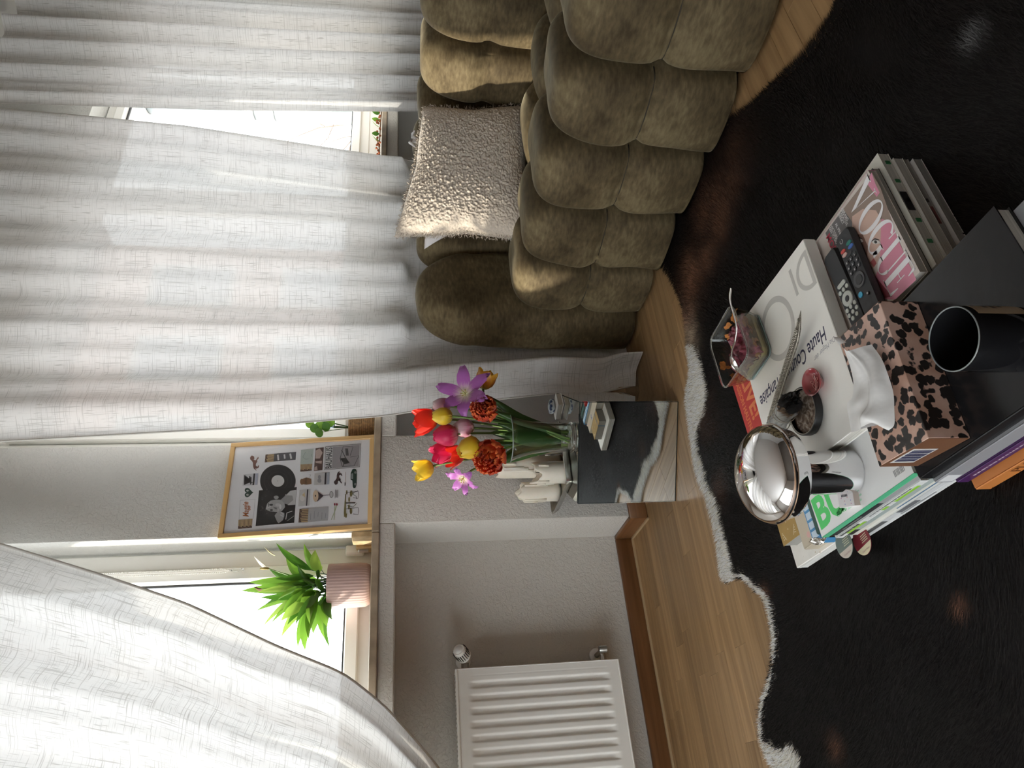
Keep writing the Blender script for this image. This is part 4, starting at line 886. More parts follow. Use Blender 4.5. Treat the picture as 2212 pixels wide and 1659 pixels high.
def tulip(px_, py_, col, kind, ax, size, label, off=0., name='tulip', lean=0):
    """head centre at the pixel on a plane through the vase set back by off; ax = (right, towards viewer, up)"""
    hc_ = onP(px_, py_, vc+VD*off, VD); ez = nrm(VR*ax[0]-VD*ax[1]+np.array([0, 0, 1.])*ax[2]); ex = nrm(np.cross(ez, VR+np.array([.01, .02, .3]))); ey = np.cross(ez, ex)
    t = thing(name, hc_, label, 'flower', 'tulips in the vase'); m = PM[col]; size *= 1.10; R = size/2; H_ = size*1.0; c = hc_-ez*H_*.45
    r = random.Random(label); az0 = r.uniform(0, 6.28)
    if kind == 'cup':
        for k in range(6):
            inner = k >= 3; kk = .90 if inner else 1; p = [(.003, 0), (R*.62*kk, H_*.10), (R*.98*kk, H_*.36), (R*.92*kk, H_*.66), (R*.62*kk, H_*.90), (R*.40*kk, H_*1.04)]
            mk('petal', petal(p, R*2.05, az0+2*PI*(k % 3)/3+(PI/3 if inner else 0), c, ez, ex, ey, R, ruff=.0012, sd=k), m, t, smooth=True, uv=PUV)
    elif kind == 'half':
        for k in range(6):
            inner = k >= 3; kk = .86 if inner else 1; q = r.uniform(.9, 1.15); p = [(.003, 0), (R*.55, H_*.08), (R*.95*kk, H_*.35), (R*1.05*kk*q, H_*.65), (R*1.08*kk*q, H_*.88), (R*1.2*kk*q, H_*1.0)]
            mk('petal', petal(p, R*1.75, az0+2*PI*(k % 3)/3+(PI/3 if inner else 0), c, ez, ex, ey, R, ruff=.0018, sd=k, curl=.2), m, t, smooth=True, uv=PUV)
    elif kind == 'star':
        for k in range(6):
            q = r.uniform(.85, 1.3); o_ = r.uniform(-.30, .38); p = [(.002, 0), (R*.30, H_*.05), (R*.62, H_*(.14+o_*.2)), (R*.95*q, H_*(.22+o_*.5)), (R*1.25*q, H_*(.22+o_*.7)), (R*1.45*q, H_*(.12+o_))]
            mk('petal', petal(p, R*r.uniform(.72, .92), az0+2*PI*k/6+r.uniform(-.15, .15), c+ez*H_*.25, ez, ex, ey, R, ruff=.0042, sd=k, curl=.65, tipw=.03), m, t, smooth=True, uv=PUV)
        cc = c+ez*H_*.27
        mk('pistil', tube([cc, cc+ez*.010, cc+ez*.016], [.0022, .002, .0028], 7), P('pistil', (.52, .55, .22), .6), t, smooth=True)
        for k in range(6):
            a = az0+.5+2*PI*k/6; d_ = ex*math.cos(a)+ey*math.sin(a); mk('stamen', tube([cc, cc+d_*.006+ez*.007, cc+d_*.010+ez*.013], [.0008, .0008, .0016], 5), P('stamen', (.50, .40, .10), .6), t)
    else:
        n = 0
        for ring_, (rk, hk, cnt) in enumerate(((1.12, .58, 6), (1.0, .74, 6), (.80, .82, 6), (.58, .84, 6), (.36, .82, 5), (.16, .78, 3))):
            for k in range(cnt):
                q = r.uniform(.9, 1.08); p = [(.003, 0), (R*.70*rk, H_*.06), (R*1.08*rk*q, H_*.26), (R*1.08*rk*q, H_*hk*.66), (R*1.02*rk*q, H_*hk*.92), (R*.90*rk*q, H_*hk*r.uniform(.92, 1.06))]
                mk('petal', petal(p, R*1.02*max(.45, rk), az0+2*PI*(k+.5*(ring_ % 2))/cnt+r.uniform(-.12, .12), c, ez, ex, ey, R, ruff=.0036, sd=n, curl=.3, tipw=.5), (m if n % 3 else PM['ember']), t, smooth=True, uv=PUV); n += 1
    ft = vc+np.array([r.uniform(-.026, .026), r.uniform(-.026, .026), .016]); nk = vc+(hc_-vc)*np.array([.40, .40, 0])+np.array([0, 0, .17]); nk[:2] = vc[:2]+np.clip(nk[:2]-vc[:2], -.045, .045)
    pts = []
    for i in range(9):
        s = i/8; a = (1-s)**3; b = 3*s*(1-s)**2; cc = 3*s*s*(1-s); d = s**3; pts.append(a*ft+b*(nk*.75+ft*.25)+cc*(c-ez*.06)+d*(c+ez*.002))
    mk('stem', tube(pts, [.0034]*8+[.0042], 8), M_STEM, t, smooth=True)
    return t
TL = tulip
TL(921, 908, 'red', 'half', (-.1, .05, 1), .064, 'red tulip standing highest in the middle of the bouquet', .02)
TL(917, 1012, 'yellow', 'half', (-.25, .15, 1), .052, 'wide open yellow tulip on a long stem at the upper left of the bouquet', .01)
TL(958, 899, 'yellow', 'cup', (.03, -.02, 1), .050, 'closed yellow tulip bud below the highest red tulip', -.045)
TL(956, 876, 'pink', 'cup', (.1, .0, 1), .046, 'fringed pale pink tulip half hidden behind the lilac bloom at the right', .02)
TL(966, 940, 'magenta', 'cup', (-.1, .12, 1), .062, 'deep magenta cup shaped tulip in the centre of the bouquet', -.03)
TL(958, 978, 'magenta', 'half', (-.3, .2, 1), .058, 'second magenta tulip, tucked behind the magenta centre one to the left', .03)
TL(984, 983, 'red', 'half', (-.3, .3, .9), .056, 'red tulip between the magenta one and the round red peony bloom', .015)
TL(1004, 925, 'pink', 'cup', (.0, .1, 1), .054, 'white and rose striped tulip in the middle under the magenta one', -.01)
TL(1016, 967, 'yellow', 'cup', (-.35, .35, .85), .062, 'big closed yellow tulip leaning left over the red peony bloom', -.055)
TL(1000, 847, 'lilac', 'star', (.25, .9, .45), .092, 'large open lilac tulip with a white heart at the upper right', -.04)
TL(997, 1038, 'lilac', 'star', (-.55, .65, .55), .062, 'smaller open lilac tulip nodding at the far left of the bouquet', -.02)
TL(1054, 989, 'fire', 'peony', (-.25, .85, .40), .074, 'largest red double tulip low on the left of the bouquet', -.07)
TL(1044, 882, 'fire', 'peony', (.15, .9, .35), .060, 'orange red double tulip low on the right of the bouquet', -.075)
TL(1049, 822, 'orange', 'half', (.75, .15, -.25), .052, 'amber yellow tulip drooping at the right edge of the bouquet', .0)
def tleaf(t, p, W, mat):
    pts = np.array(p, float); nv = 9; s = np.linspace(0, 1, len(pts)); P_ = np.zeros((5, nv, 3))
    for j in range(nv):
        v = j/(nv-1); q = np.array([np.interp(v, s, pts[:, k]) for k in range(3)]); wv = W*max(.03, math.sin(PI*min(.99, v*.9+.08))**.8)
        for i in range(5): u = i/2-1; P_[i, j] = q+VR*u*wv/2-VD*(.010*(1-u*u))
    for k in range(2): P_[:, 1:-1] = P_[:, 1:-1]*.5+.25*(P_[:, 2:]+P_[:, :-2])
    mk('leaf', gridf(P_), mat, t, smooth=True, uv=LUV)
tul = [o for o in COL.objects if o.name.startswith('tulip') and o.type == 'EMPTY']
for k, (a, tip_, W, off) in enumerate((((1190, 950), (1075, 915), .05, -.03), ((1195, 925), (1058, 857), .045, .0), ((1200, 940), (1085, 985), .045, .02), ((1190, 960), (1075, 1000), .04, -.01), ((1200, 935), (1060, 935), .05, .03), ((1205, 930), (1070, 890), .04, -.035), ((1180, 955), (1090, 940), .055, -.05), ((1190, 975), (1110, 990), .04, -.02), ((1160, 920), (1050, 905), .03, .03), ((1195, 955), (1060, 960), .035, .03))):
    b0 = vc+np.array([0, 0, .04])+VR*(943-a[1])/735*.6; tp = onP(tip_[0], tip_[1], vc+VD*off*.8, VD); md = b0*.5+tp*.5+np.array([0, 0, .01]); dd = md[:2]-vc[:2]; L_ = np.linalg.norm(dd); lim = .036 if md[2] < tz+.13 else .045
    if L_ > lim: md[:2] = vc[:2]+dd/L_*lim
    tleaf(tul[k % len(tul)], [b0, md, tp], W, M_TLEAF)

# ================================================================== books on the rug
ZR = .0065
def q1(a, b, z): return onz(1500+a*.32188, 300+b*.32188, z)
def q2(a, b, z): return onz(1500+a*.32188, 700+b*.32188, z)
_CM = {}
def cm(c, rough=.45, spec=.5):
    k = (*c, rough)
    if k not in _CM: _CM[k] = P('cover_board', c, rough, spec=spec)
    return _CM[k]
def pagemat(name, c):
    m, t, b = nt(name); n = N(t, 'ShaderNodeTexNoise', i_Scale=1., i_Detail=1.); t.links.new(coords(t, 'Object', (3, 3, 1400)), n.inputs['Vector'])
    t.links.new(ramp(t, n.outputs[0], [(.35, tuple(q*.72 for q in c)), (.6, c)]), b.inputs['Base Color']); b.inputs['Roughness'].default_value = .8; return m
M_PAGE = pagemat('page_edges', (.60, .57, .51)); M_PAGEG = pagemat('grey_page_edges', (.36, .35, .32))
def book(name, label, cat, x0, x1, y0, y1, z0, z1, cover, spine=None, side='-x', pages=None, rot=0., hard=True, group=None, curl=0):
    """one book or magazine; its spine is on the given side; local frame about its centre"""
    cx, cy = (x0+x1)/2, (y0+y1)/2; t = thing(name, (cx, cy, z0), label, cat, group); M = rotz((cx, cy, 0), rot)
    hx, hy = (x1-x0)/2, (y1-y0)/2; b = .0022 if hard else .0006; i = .003 if hard else .0008
    px0, px1, py0, py1 = -hx+i, hx-i, -hy+i, hy-i
    if side == '-x': px0 = -hx+b; sp = box(-hx, -hx+b, -hy, hy, z0, z1, .0008)
    elif side == '+x': px1 = hx-b; sp = box(hx-b, hx, -hy, hy, z0, z1, .0008)
    elif side == '-y': py0 = -hy+b; sp = box(-hx, hx, -hy, -hy+b, z0, z1, .0008)
    else: py1 = hy-b; sp = box(-hx, hx, hy-b, hy, z0, z1, .0008)
    mk('page_block', xf(box(px0, px1, py0, py1, z0+b, z1-b), M), pages or M_PAGE, t)
    sx0, sx1, sy0, sy1 = -hx, hx, -hy, hy
    if side == '-x': sx0 += b
    elif side == '+x': sx1 -= b
    elif side == '-y': sy0 += b
    else: sy1 -= b
    mk('cover', xf(join(box(sx0, sx1, sy0, sy1, z0, z0+b), box(sx0, sx1, sy0, sy1, z1-b, z1)), M), cm(cover), t)
    mk('spine', xf(sp, M), cm(spine or cover), t, label=None if not spine or spine == cover else 'spine of another colour than the cover')
    return t
def spine_dashes(t, x, y0, y1, z0, z1, c):
    """print too small to read: short dashes along a spine that faces -x"""
    r = random.Random(int(y0*1e4)); y = y0; L = []
    while y < y1-.004:
        a = r.uniform(.0025, .007); L.append(box(x-.0003, x, y, min(y+a, y1), z0, z1)); y += a+r.uniform(.0012, .003)
    mk('spine_print', join(*L), cm(c), t)
def mark(t, name, vf, M, c, rough=.5):
    return mk(name, xf(vf, M), cm(c, rough), t)
def spine_text(t, s, x, y0, y1, z0, z1, c, bold=.01):
    """lettering on a spine that faces -x; reads from far to near"""
    v, f = text(s, 1., 0, bold); w = v[:, 0].max()-v[:, 0].min(); h = .72; k = min((y1-y0)/w, (z1-z0)/h)
    v = (v-np.array([v[:, 0].min(), 0, 0]))*k
    mk('spine_lettering', xf((v, f), frame((x-.0003, y1, (z0+z1)/2-h*k/2), (0, -1, 0), (0, 0, 1), (-1, 0, 0))), cm(c), t)
W_ = (.86, .855, .84); G_ = (.42, .42, .42)
G1 = 'magazines and books stacked on the hide under the lamp'
# left pile, from the floor up; left edges line up
L0 = [('magazine', 'lowest magazine of the pile under the lamp, white spine', .372, .615, .838, 1.098, ZR, .0185, W_, (.74, .74, .72)),
      ('magazine', 'white magazine with a grey printed spine, second from the bottom under the lamp', .371, .612, .850, 1.103, .019, .030, W_, (.66, .66, .66)),
      ('magazine', 'magazine with a blue line on its cream spine, third lowest under the lamp', .374, .615, .858, 1.090, .0305, .043, (.70, .68, .60), (.70, .68, .60)),
      ('magazine', 'grey green magazine in the middle of the pile under the lamp', .373, .61, .852, 1.088, .0435, .056, (.30, .35, .33), (.40, .45, .43)),
      ('magazine', 'white magazine with lime green blocks along its spine under the lamp', .372, .615, .856, 1.098, .0565, .070, W_, (.72, .72, .70)),
      ('book', 'black book with a silver half on its spine directly under the green and white magazine', .374, .60, .842, 1.090, .0705, .0845, (.02, .02, .022), (.025, .025, .028))]
pile = [book(n, l, n, x0, x1, y0, y1, z0, z1, c, s, hard=(n == 'book'), group=G1, pages=M_PAGE) for n, l, x0, x1, y0, y1, z0, z1, c, s in L0]
I4 = np.eye(4)
def sb(k, y0, y1, za, zb, c): 
    x = L0[k][2]; mark(pile[k], 'spine_band', box(x-.0004, x+.0006, y0, y1, za, zb), I4, c)
sb(5, .8425, .945, .0710, .0840, (.34, .34, .34)); sb(4, .875, .935, .0570, .0625, (.30, .60, .05)); sb(4, .955, .97, .0570, .0625, (.30, .60, .05)); sb(4, 1.02, 1.075, .0570, .0625, (.30, .60, .05)); sb(2, .86, .97, .0320, .0345, (.05, .14, .26)); sb(1, 1.02, 1.09, .0195, .0295, (.12, .12, .12)); sb(1, .93, .98, .0195, .0295, (.16, .16, .17)); sb(3, 1.06, 1.085, .045, .055, (.03, .03, .03)); sb(0, .90, .99, .012, .0155, (.30, .30, .30))
spine_dashes(pile[4], L0[4][2]-.0004, 1.03, 1.09, .0640, .0685, (.10, .10, .10))
spine_dashes(pile[4], L0[4][2]-.0004, .885, 1.0, .0650, .0678, (.25, .25, .25)); spine_dashes(pile[5], L0[5][2]-.0004, 1.0, 1.06, .0755, .0795, (.22, .22, .22))
bi = book('magazine', 'white magazine with big green letters on top of the pile under the lamp', 'magazine', .373, .64, .832, 1.0955, .085, .0970, W_, (.10, .48, .25), hard=False, group=G1)
ZB = .0971
def top_text(t, s, o, dx, dy, width, c, z, bold=.02, shear=0., name='lettering', hk=1.):
    v, f = text(s, 1., shear, bold); k = width/(v[:, 0].max()-v[:, 0].min()); v = (v-np.array([v[:, 0].min(), 0, 0]))*np.array([k, k*hk, 1]); dx = nrm((*dx, 0)); dy = nrm((*dy, 0))
    return mk(name, xf((v, f), frame((o[0], o[1], z), dx, dy, (0, 0, 1))), cm(c, .5), t)
top_text(bi, 'BU', (.3865, 1.090), (.06, -1), (1, .06), .092, (.10, .68, .17), ZB, .035, hk=1.0)
top_text(bi, '#046', (.3875, 1.034), (0, -1), (1, 0), .030, (.10, .62, .20), ZB, .02)
for i in range(4): mark(bi, 'small_print', box(.386+.007*i, .389+.007*i, .960-.004*(i % 2), 1.000, ZB-.0001, ZB), I4, (.50, .76, .58))
mark(bi, 'barcode', join(*[box(.384, .394, .846+.0028*i, .8475+.0028*i+(.0006 if i % 3 else 0), ZB-.0001, ZB) for i in range(9)]), I4, (.3, .3, .3))
mark(bi, 'cover_photo', flat([(.50, .835), (.638, .835), (.638, .985), (.535, .985)], ZB), I4, (.13, .24, .28)); mark(bi, 'cover_photo', flat([(.52, .835), (.638, .90), (.638, .96), (.56, .93)], ZB+.0001), I4, (.20, .10, .06)); mark(bi, 'cover_photo', flat([(.56, .835), (.638, .835), (.638, .89)], ZB+.0001), I4, (.02, .02, .02))
for i in range(5): mark(bi, 'green_dash', box(.495+.02*i, .508+.02*i, .842+.012*i, .845+.012*i, ZB, ZB+.0001), I4, (.15, .72, .18))
# near pile with the black book on top
ob = book('book', 'orange book lowest in the near pile, its spine towards the rug', 'book', .337, .575, .51, .812, ZR, .030, (.56, .20, .05), (.56, .20, .05), group='books in the near pile under the tissue box')
spine_text(ob, 'PLEASURE', .337, .55, .752, .0105, .0265, (.16, .045, .01), .0)
pb = book('book', 'purple book with a thin printed spine on the orange book', 'book', .351, .575, .50, .818, .0305, .0485, (.055, .014, .085), (.055, .014, .085), group='books in the near pile under the tissue box')
spine_dashes(pb, .351, .52, .80, .0385, .0410, (.45, .40, .50))
gb_ = book('book', 'thick silver grey book below the black book in the near pile', 'book', .355, .585, .50, .826, .0490, .0760, (.25, .25, .26), (.28, .28, .29), group='books in the near pile under the tissue box')
mark(gb_, 'spine_label', box(.3546, .356, .800, .822, .052, .073), I4, (.70, .70, .70))
M_GLOSS = None
kb = book('book', 'large glossy black book on top of the near pile, beneath the jar and tissue box', 'book', .360, .592, .528, .823, .0765, .1000, (.012, .012, .013), (.012, .012, .013), group='books in the near pile under the tissue box')
m_, t_, b_ = nt('black_leathery_cover'); b_.inputs['Base Color'].default_value = (.012, .012, .013, 1); b_.inputs['Roughness'].default_value = .2; b_.inputs['Specular IOR Level'].default_value = .35; n_ = N(t_, 'ShaderNodeTexNoise', i_Scale=60., i_Detail=4.); t_.links.new(coords(t_, 'Object', (1, 1, 1)), n_.inputs['Vector']); k_ = N(t_, 'ShaderNodeBump', i_Strength=.25, i_Distance=.001); t_.links.new(n_.outputs[0], k_.inputs['Height']); t_.links.new(k_.outputs[0], b_.inputs['Normal'])
for o in kb.children:
    if o.name.startswith(('cover', 'spine')): o.data.materials[0] = m_
# magazine pile at the right with the pink cover on top
GV = 'magazines in the right hand pile'
vp = [('bottom magazine of the pile with the pink cover, white pages', .655, .835, .655, .915, ZR, .022, (.55, .53, .50)), ('magazine second from the bottom of the pile with the pink cover', .64, .842, .662, .925, .0225, .036, (.30, .28, .27)),
      ('thick cream magazine with dark specks on its page edge under the pink cover pile', .632, .838, .658, .93, .0365, .053, (.50, .48, .43)), ('cream paged magazine with green squares printed on its page edge', .618, .852, .662, .93, .0535, .0725, (.62, .60, .52)),
      ('black covered magazine right below the pink cover', .612, .828, .672, .94, .073, .0845, (.02, .02, .02))]
vs_ = [book('magazine', l, 'magazine', x0, x1, y0, y1, z0, z1, c, c, side='+y', hard=False, pages=(M_PAGEG if i in (0, 1, 4) else M_PAGE), group=GV) for i, (l, x0, x1, y0, y1, z0, z1, c) in enumerate(vp)]
for i in range(5): mark(vs_[3], 'edge_mark', box(.66+.042*i, .667+.042*i, .6618, .664, .058, .066), I4, (.03, .16, .06) if i != 2 else (.02, .02, .02))
mark(vs_[3], 'edge_mark', prism([(.725, .6618), (.765, .6618), (.755, .664), (.735, .664)], .058, .070), I4, (.015, .015, .018)); mark(vs_[1], 'edge_mark', box(.70, .735, .6618, .664, .026, .030), I4, (.14, .03, .03)); mark(vs_[1], 'edge_mark', box(.745, .752, .6618, .664, .027, .031), I4, (.03, .03, .03))
vg = book('magazine', 'fashion magazine with a pink cover portrait lying on top of the right pile', 'magazine', .608, .818, .668, .945, .085, .0985, (.62, .55, .50), (.55, .20, .30), side='+x', hard=False, group=GV)
ZV = .0986
def vpt(a, b): return q1(a, b, ZV)[:2]
def vflat(name, pts, c, dz=0.): mark(vg, name, flat([vpt(*p) for p in pts], ZV+dz), I4, c)
vflat('cover_hair', [(1190, 225), (1000, 470), (880, 630), (960, 720), (1240, 720), (1330, 560), (1250, 330)], (.30, .22, .18))
vflat('cover_backdrop', [(880, 632), (1000, 470), (1060, 560), (1040, 760), (1130, 900), (1200, 1070), (1350, 1070), (1100, 1000), (940, 800)], (.14, .13, .13), .0001)
vflat('cover_face', [(1060, 520), (1130, 470), (1220, 480), (1262, 560), (1262, 660), (1248, 780), (1210, 860), (1170, 900), (1125, 850), (1085, 770), (1060, 660)], (.62, .42, .34), .0002)
vflat('cover_shadow', [(1070, 640), (1130, 640), (1165, 720), (1160, 800), (1130, 820), (1090, 740)], (.22, .12, .09), .0003)
vflat('cover_pink', [(1255, 535), (1320, 560), (1370, 680), (1490, 945), (1350, 1078), (1240, 1075), (1195, 960), (1245, 860)], (.66, .25, .34), .00025); vflat('cover_pink', [(1190, 225), (1215, 300), (1245, 360), (1225, 390), (1160, 300)], (.66, .25, .36), .0003)
vflat('cover_shine', [(1130, 900), (1180, 880), (1330, 1060), (1240, 1072)], (.26, .06, .08), .0003)
for (a, b), s in (((1105, 683), 1.0), ((1218, 692), 1.0)):
    vflat('cover_eye', [(a-28*s, b-2), (a-8, b-18), (a+20, b-10), (a+30, b+6), (a+6, b+16), (a-14, b+12)], (.70, .66, .62), .0004); vflat('cover_iris', [(a-6, b-12), (a+8, b-8), (a+10, b+8), (a-4, b+10), (a-10, b)], (.02, .02, .02), .0005); vflat('cover_lash', [(a-34, b-4), (a-6, b-26), (a+26, b-16), (a+22, b-10), (a-6, b-16), (a-26, b-2)], (.04, .02, .02), .0005)
vflat('cover_lips', [(1180, 830), (1205, 800), (1225, 835), (1205, 860)], (.45, .12, .12), .0004)
# masthead in tall contrast letters; reads towards -x with its top at the near edge
mh = frame((.812, .733, ZV+.0006), (-1, 0, 0), (0, -1, 0), (0, 0, 1)); cw = .040; chh = .061
def lt(vfs, x): mk('masthead_letter', xf(join(*vfs), mh@frame((x, 0, 0), (1, 0, 0), (0, 1, 0), (0, 0, 1))), cm((.86, .84, .85), .4), vg)
lt([flat([(0, chh), (.012, chh), (.024, .012), (.021, 0)]), flat([(.021, 0), (.024, .012), (.037, chh), (.0345, chh)]), flat([(-.003, chh-.0015), (.016, chh-.0015), (.016, chh), (-.003, chh)]), flat([(.030, chh-.0015), (.041, chh-.0015), (.041, chh), (.030, chh)])], 0)
lt([ring(.021, chh/2, .021, chh/2+.001, .0125, chh/2-.0015, 44)], .041)
lt([ring(.021, chh/2, .021, chh/2+.001, .0125, chh/2-.0015, 40, .75, 2*PI-.62), flat([(.030, .004), (.038, .002), (.038, .026), (.030, .026)]), flat([(.024, .0245), (.042, .0245), (.042, .026), (.024, .026)]), flat([(.035, .043), (.0365, .060), (.038, .060), (.0372, .043)])], .084)
lt([flat([(.004, .014), (.012, .014), (.012, chh), (.004, chh)]), ring(.0195, .016, .0155, .017, .0090, .0155, 22, PI, 2*PI, dx=.0012), flat([(.032, .014), (.0345, .014), (.0345, chh), (.032, chh)]), flat([(-.001, chh-.0015), (.016, chh-.0015), (.016, chh), (-.001, chh)]), flat([(.028, chh-.0015), (.039, chh-.0015), (.039, chh), (.028, chh)])], .127)
lt([flat([(.003, 0), (.0125, 0), (.0125, chh), (.003, chh)]), flat([(-.001, 0), (.031, 0), (.031, .0015), (-.001, .0015)]), flat([(-.001, chh-.0015), (.030, chh-.0015), (.030, chh), (-.001, chh)]), flat([(.0125, .030), (.022, .030), (.022, .0315), (.0125, .0315)]), flat([(.0215, .022), (.023, .022), (.023, .040), (.0215, .040)]), flat([(.031, 0), (.031, .019), (.0295, .019), (.026, .0015)]), flat([(.030, chh), (.030, chh-.016), (.0285, chh-.016), (.025, chh-.0015)])], .1655)
for i, (s, a, b, wd, c) in enumerate((('ABRAMS', 985, 470, .030, (.75, .73, .72)), ('CREATIVE', 975, 490, .034, (.75, .73, .72)), ('DIREKT', 962, 505, .026, (.75, .73, .72)), ('AL PINO', 945, 575, .030, (.75, .73, .72)), ('VICTORIA', 915, 590, .034, (.75, .73, .72)), ('SEN TO DO', 905, 605, .036, (.75, .73, .72)), ('MODE', 885, 665, .050, (.60, .05, .10)))):
    o = vpt(a, b); top_text(vg, s, o, (-1, -.02), (.02, -1), wd, c, ZV+.0006, .01, name='cover_line')
# white box with gold cards and small books at the far left of the pile
G2 = 'small books and boxes at the far end of the pile'
wb = thing('white_box', (.45, 1.22, ZR), 'flat white speckled box on the hide under the gold cards', 'box')
mk('tray', xf(box(.385, .56, 1.118, 1.312, ZR, .020, .001), I4), P('white_card', (.78, .76, .71), .6), wb); mk('lid', xf(box(.3845, .5605, 1.1175, 1.3125, .020, .0305, .0012), I4), P('speckled_card', (.80, .77, .71), .6, var=.04, vs=60), wb)
for k in range(7): mark(wb, 'gold_speck', flat([(.395+.012*math.sin(k*5)+.001*k, 1.20+.015*k+a) for a in (0,)]+[(.399+.012*math.sin(k*5), 1.2015+.015*k), (.396+.012*math.sin(k*5), 1.204+.015*k)], .0307), I4, (.45, .30, .15))
gd = thing('gold_card_deck', (.47, 1.255, .0305), 'card stack with a gold top card and blue band on the white box', 'cards')
mk('card_stack', box(.424, .525, 1.221, 1.287, .0307, .0585), M_PAGEG, gd); mk('top_card', box(.423, .526, 1.220, 1.288, .0585, .0595), P('gold_card', (.40, .25, .07), .45, var=.1, vs=20), gd)
mk('band', join(box(.500, .502, 1.2195, 1.2885, .0595, .0600), box(.500, .502, 1.2193, 1.2200, .031, .060), box(.500, .502, 1.288, 1.2887, .031, .060)), cm((.05, .20, .45)), gd)
for (x, y) in ((.447, 1.254), (.462, 1.254), (.480, 1.254)): mark(gd, 'star', flat([(x+.0022*math.cos(t)*(1 if i % 2 else .35), y+.0022*math.sin(t)*(1 if i % 2 else .35)) for i, t in enumerate(np.linspace(0, 2*PI, 9)[:-1])], .0597), I4, (.75, .68, .52))
for s in (-1, 1):
    for k in range(4): mark(gd, 'flourish', strokes([(.430+.004*k, 1.254+s*(.014+.003*k)), (.434+.004*k, 1.254+s*(.018+.002*k)), (.432+.005*k, 1.254+s*.026)], .0012, .0597), I4, (.75, .68, .52))
mark(gd, 'moon', strokes([(.492+.006*math.cos(t), 1.254+.006*math.sin(t)) for t in np.linspace(2, 5.2, 10)], .0014, .0597), I4, (.75, .68, .52))
be = book('game_box', 'beige card box with blue letters between the gold cards and green book', 'box', .392, .56, 1.165, 1.2185, .0308, .0600, (.58, .50, .38), (.58, .50, .38), side='-x', group=G2)
top_text(be, 'BO', (.455, 1.205), (.1, -1), (1, .1), .022, (.03, .07, .30), .0602, .03); mark(be, 'pink_dot', flat(ell(.412, 1.19, .006, .006, 16), .0602), I4, (.70, .42, .38))
bb_ = book('blue_box', 'blue and white patterned box standing beside the beige card box', 'box', .386, .56, 1.137, 1.1635, .0308, .0720, (.08, .30, .58), (.08, .30, .58), side='-x', group=G2)
for k in range(8): mark(bb_, 'white_panel', box(.392+.018*k, .405+.018*k, 1.140, 1.1605, .0721, .0723), I4, (.62, .74, .84))
gr_ = book('green_book', 'dark green book squeezed between the blue box and the magazine pile', 'book', .392, .57, 1.111, 1.1355, .0308, .0780, (.03, .09, .075), (.03, .09, .075), side='-x', group=G2)
fo = thing('foil_wrapper', (.375, 1.115, .0308), 'crumpled silver foil strip at the corner of the magazine pile', 'wrapper')
fv, ff_ = cubesphere(5); fv = fv/np.linalg.norm(fv, axis=1)[:, None]; fv = fv*np.array([.006, .020, .004])*(1+RNG.normal(size=(len(fv), 1))*.16)
mk('foil', xf((fv, ff_), rotz((.378, 1.128, .088), -.35)), P('foil', (.8, .78, .74), .2, 1.), fo)
mk('foil_tail', xf((fv*np.array([.5, .5, .6]), ff_), rotz((.376, 1.108, .085), .3)), bpy.data.materials['foil'], fo)
def tagm(nm, lab, cx, cy, z, c1, c2, ang):
    t = thing(nm, (cx, cy, z), lab, 'tag', 'round card tags sticking out of the pile'); M = rotz((cx, cy, z), ang)
    mk('card', xf(prism(ell(0, 0, .0245, .0245, 40), 0, .0009), M), cm(c1, .5), t); mk('pale_half', xf(flat(ell(0, 0, .0243, .0243, 24, PI*.62, PI*1.38), .0010), M), cm(c2, .5), t)
    for k in range(4): mk('fine_print', xf(box(-.004+.0035*k, -.0028+.0035*k, -.017, .002-.002*(k % 2), .0010, .0011), M), cm((.62, .60, .40), .5), t)
    v, f = text('Claim Now', .0050, .1); mk('lettering', xf((v, f), M@frame((-.0185, .011, .0012), (0, -1, 0), (1, 0, 0), (0, 0, 1))), cm((.45, .25, .25)), t)
tagm('card_tag', 'round grey green and blush card tag sticking out of the magazine pile', .367, 1.118, .0435, (.16, .20, .17), (.62, .54, .46), .1)
tagm('card_tag', 'round dark red and cream card tag sticking out below the grey green one', .361, 1.086, .0300, (.20, .018, .028), (.70, .62, .42), .15)
# red paperback under the white art book
ZD0, ZD1 = .0990, .1300
DA = np.array([.817, .822]); e2 = nrm((.055, .998)); e1 = np.array([-e2[1], e2[0]])
rb_ = thing('red_book', (.70, 1.13, .0972), 'red paperback with orange lettering poking out beyond the white art book', 'book')
r0 = q2(260, 440, .1085)[:2]; r1 = q2(375, 812, .1085)[:2]; re = nrm(r1-r0); rn = np.array([re[1], -re[0]])
if rn[1] > 0: rn = -rn
Mr = frame((*r0, 0), (*re, 0), (*rn, 0), (0, 0, 1)); Lr = .215
mk('page_block', xf(box(-.022, Lr-.002, .001, .140, .0980, .1050), Mr), M_PAGE, rb_); mk('cover', xf(join(box(-.024, Lr, 0, .142, .1050, .1060), box(-.024, Lr, 0, .142, .0972, .0980)), Mr), cm((.52, .035, .030)), rb_); mk('spine', xf(box(-.024, Lr, -.001, 0, .0972, .1060), Mr), cm((.52, .035, .030)), rb_)
def rtxt(s, x, y, wd, c, z, hk=1.): 
    v, f = text(s, 1., 0, .03); k = wd/(v[:, 0].max()-v[:, 0].min()); v = (v-np.array([v[:, 0].min(), 0, 0]))*np.array([k, k*hk, 1]); mk('lettering', xf((v, f), Mr@frame((x, y, z), (1, 0, 0), (0, -1, 0) if False else (0, 1, 0), (0, 0, 1) )), cm(c), rb_)
# the words run along the edge, tops towards the white book
rtxt('PASSION HAUTNAH', -.010, .012, .142, (.72, .20, .07), .1062, 1.25); rtxt('LIVE!', .000, .036, .100, (.74, .22, .08), .1062, 1.1)

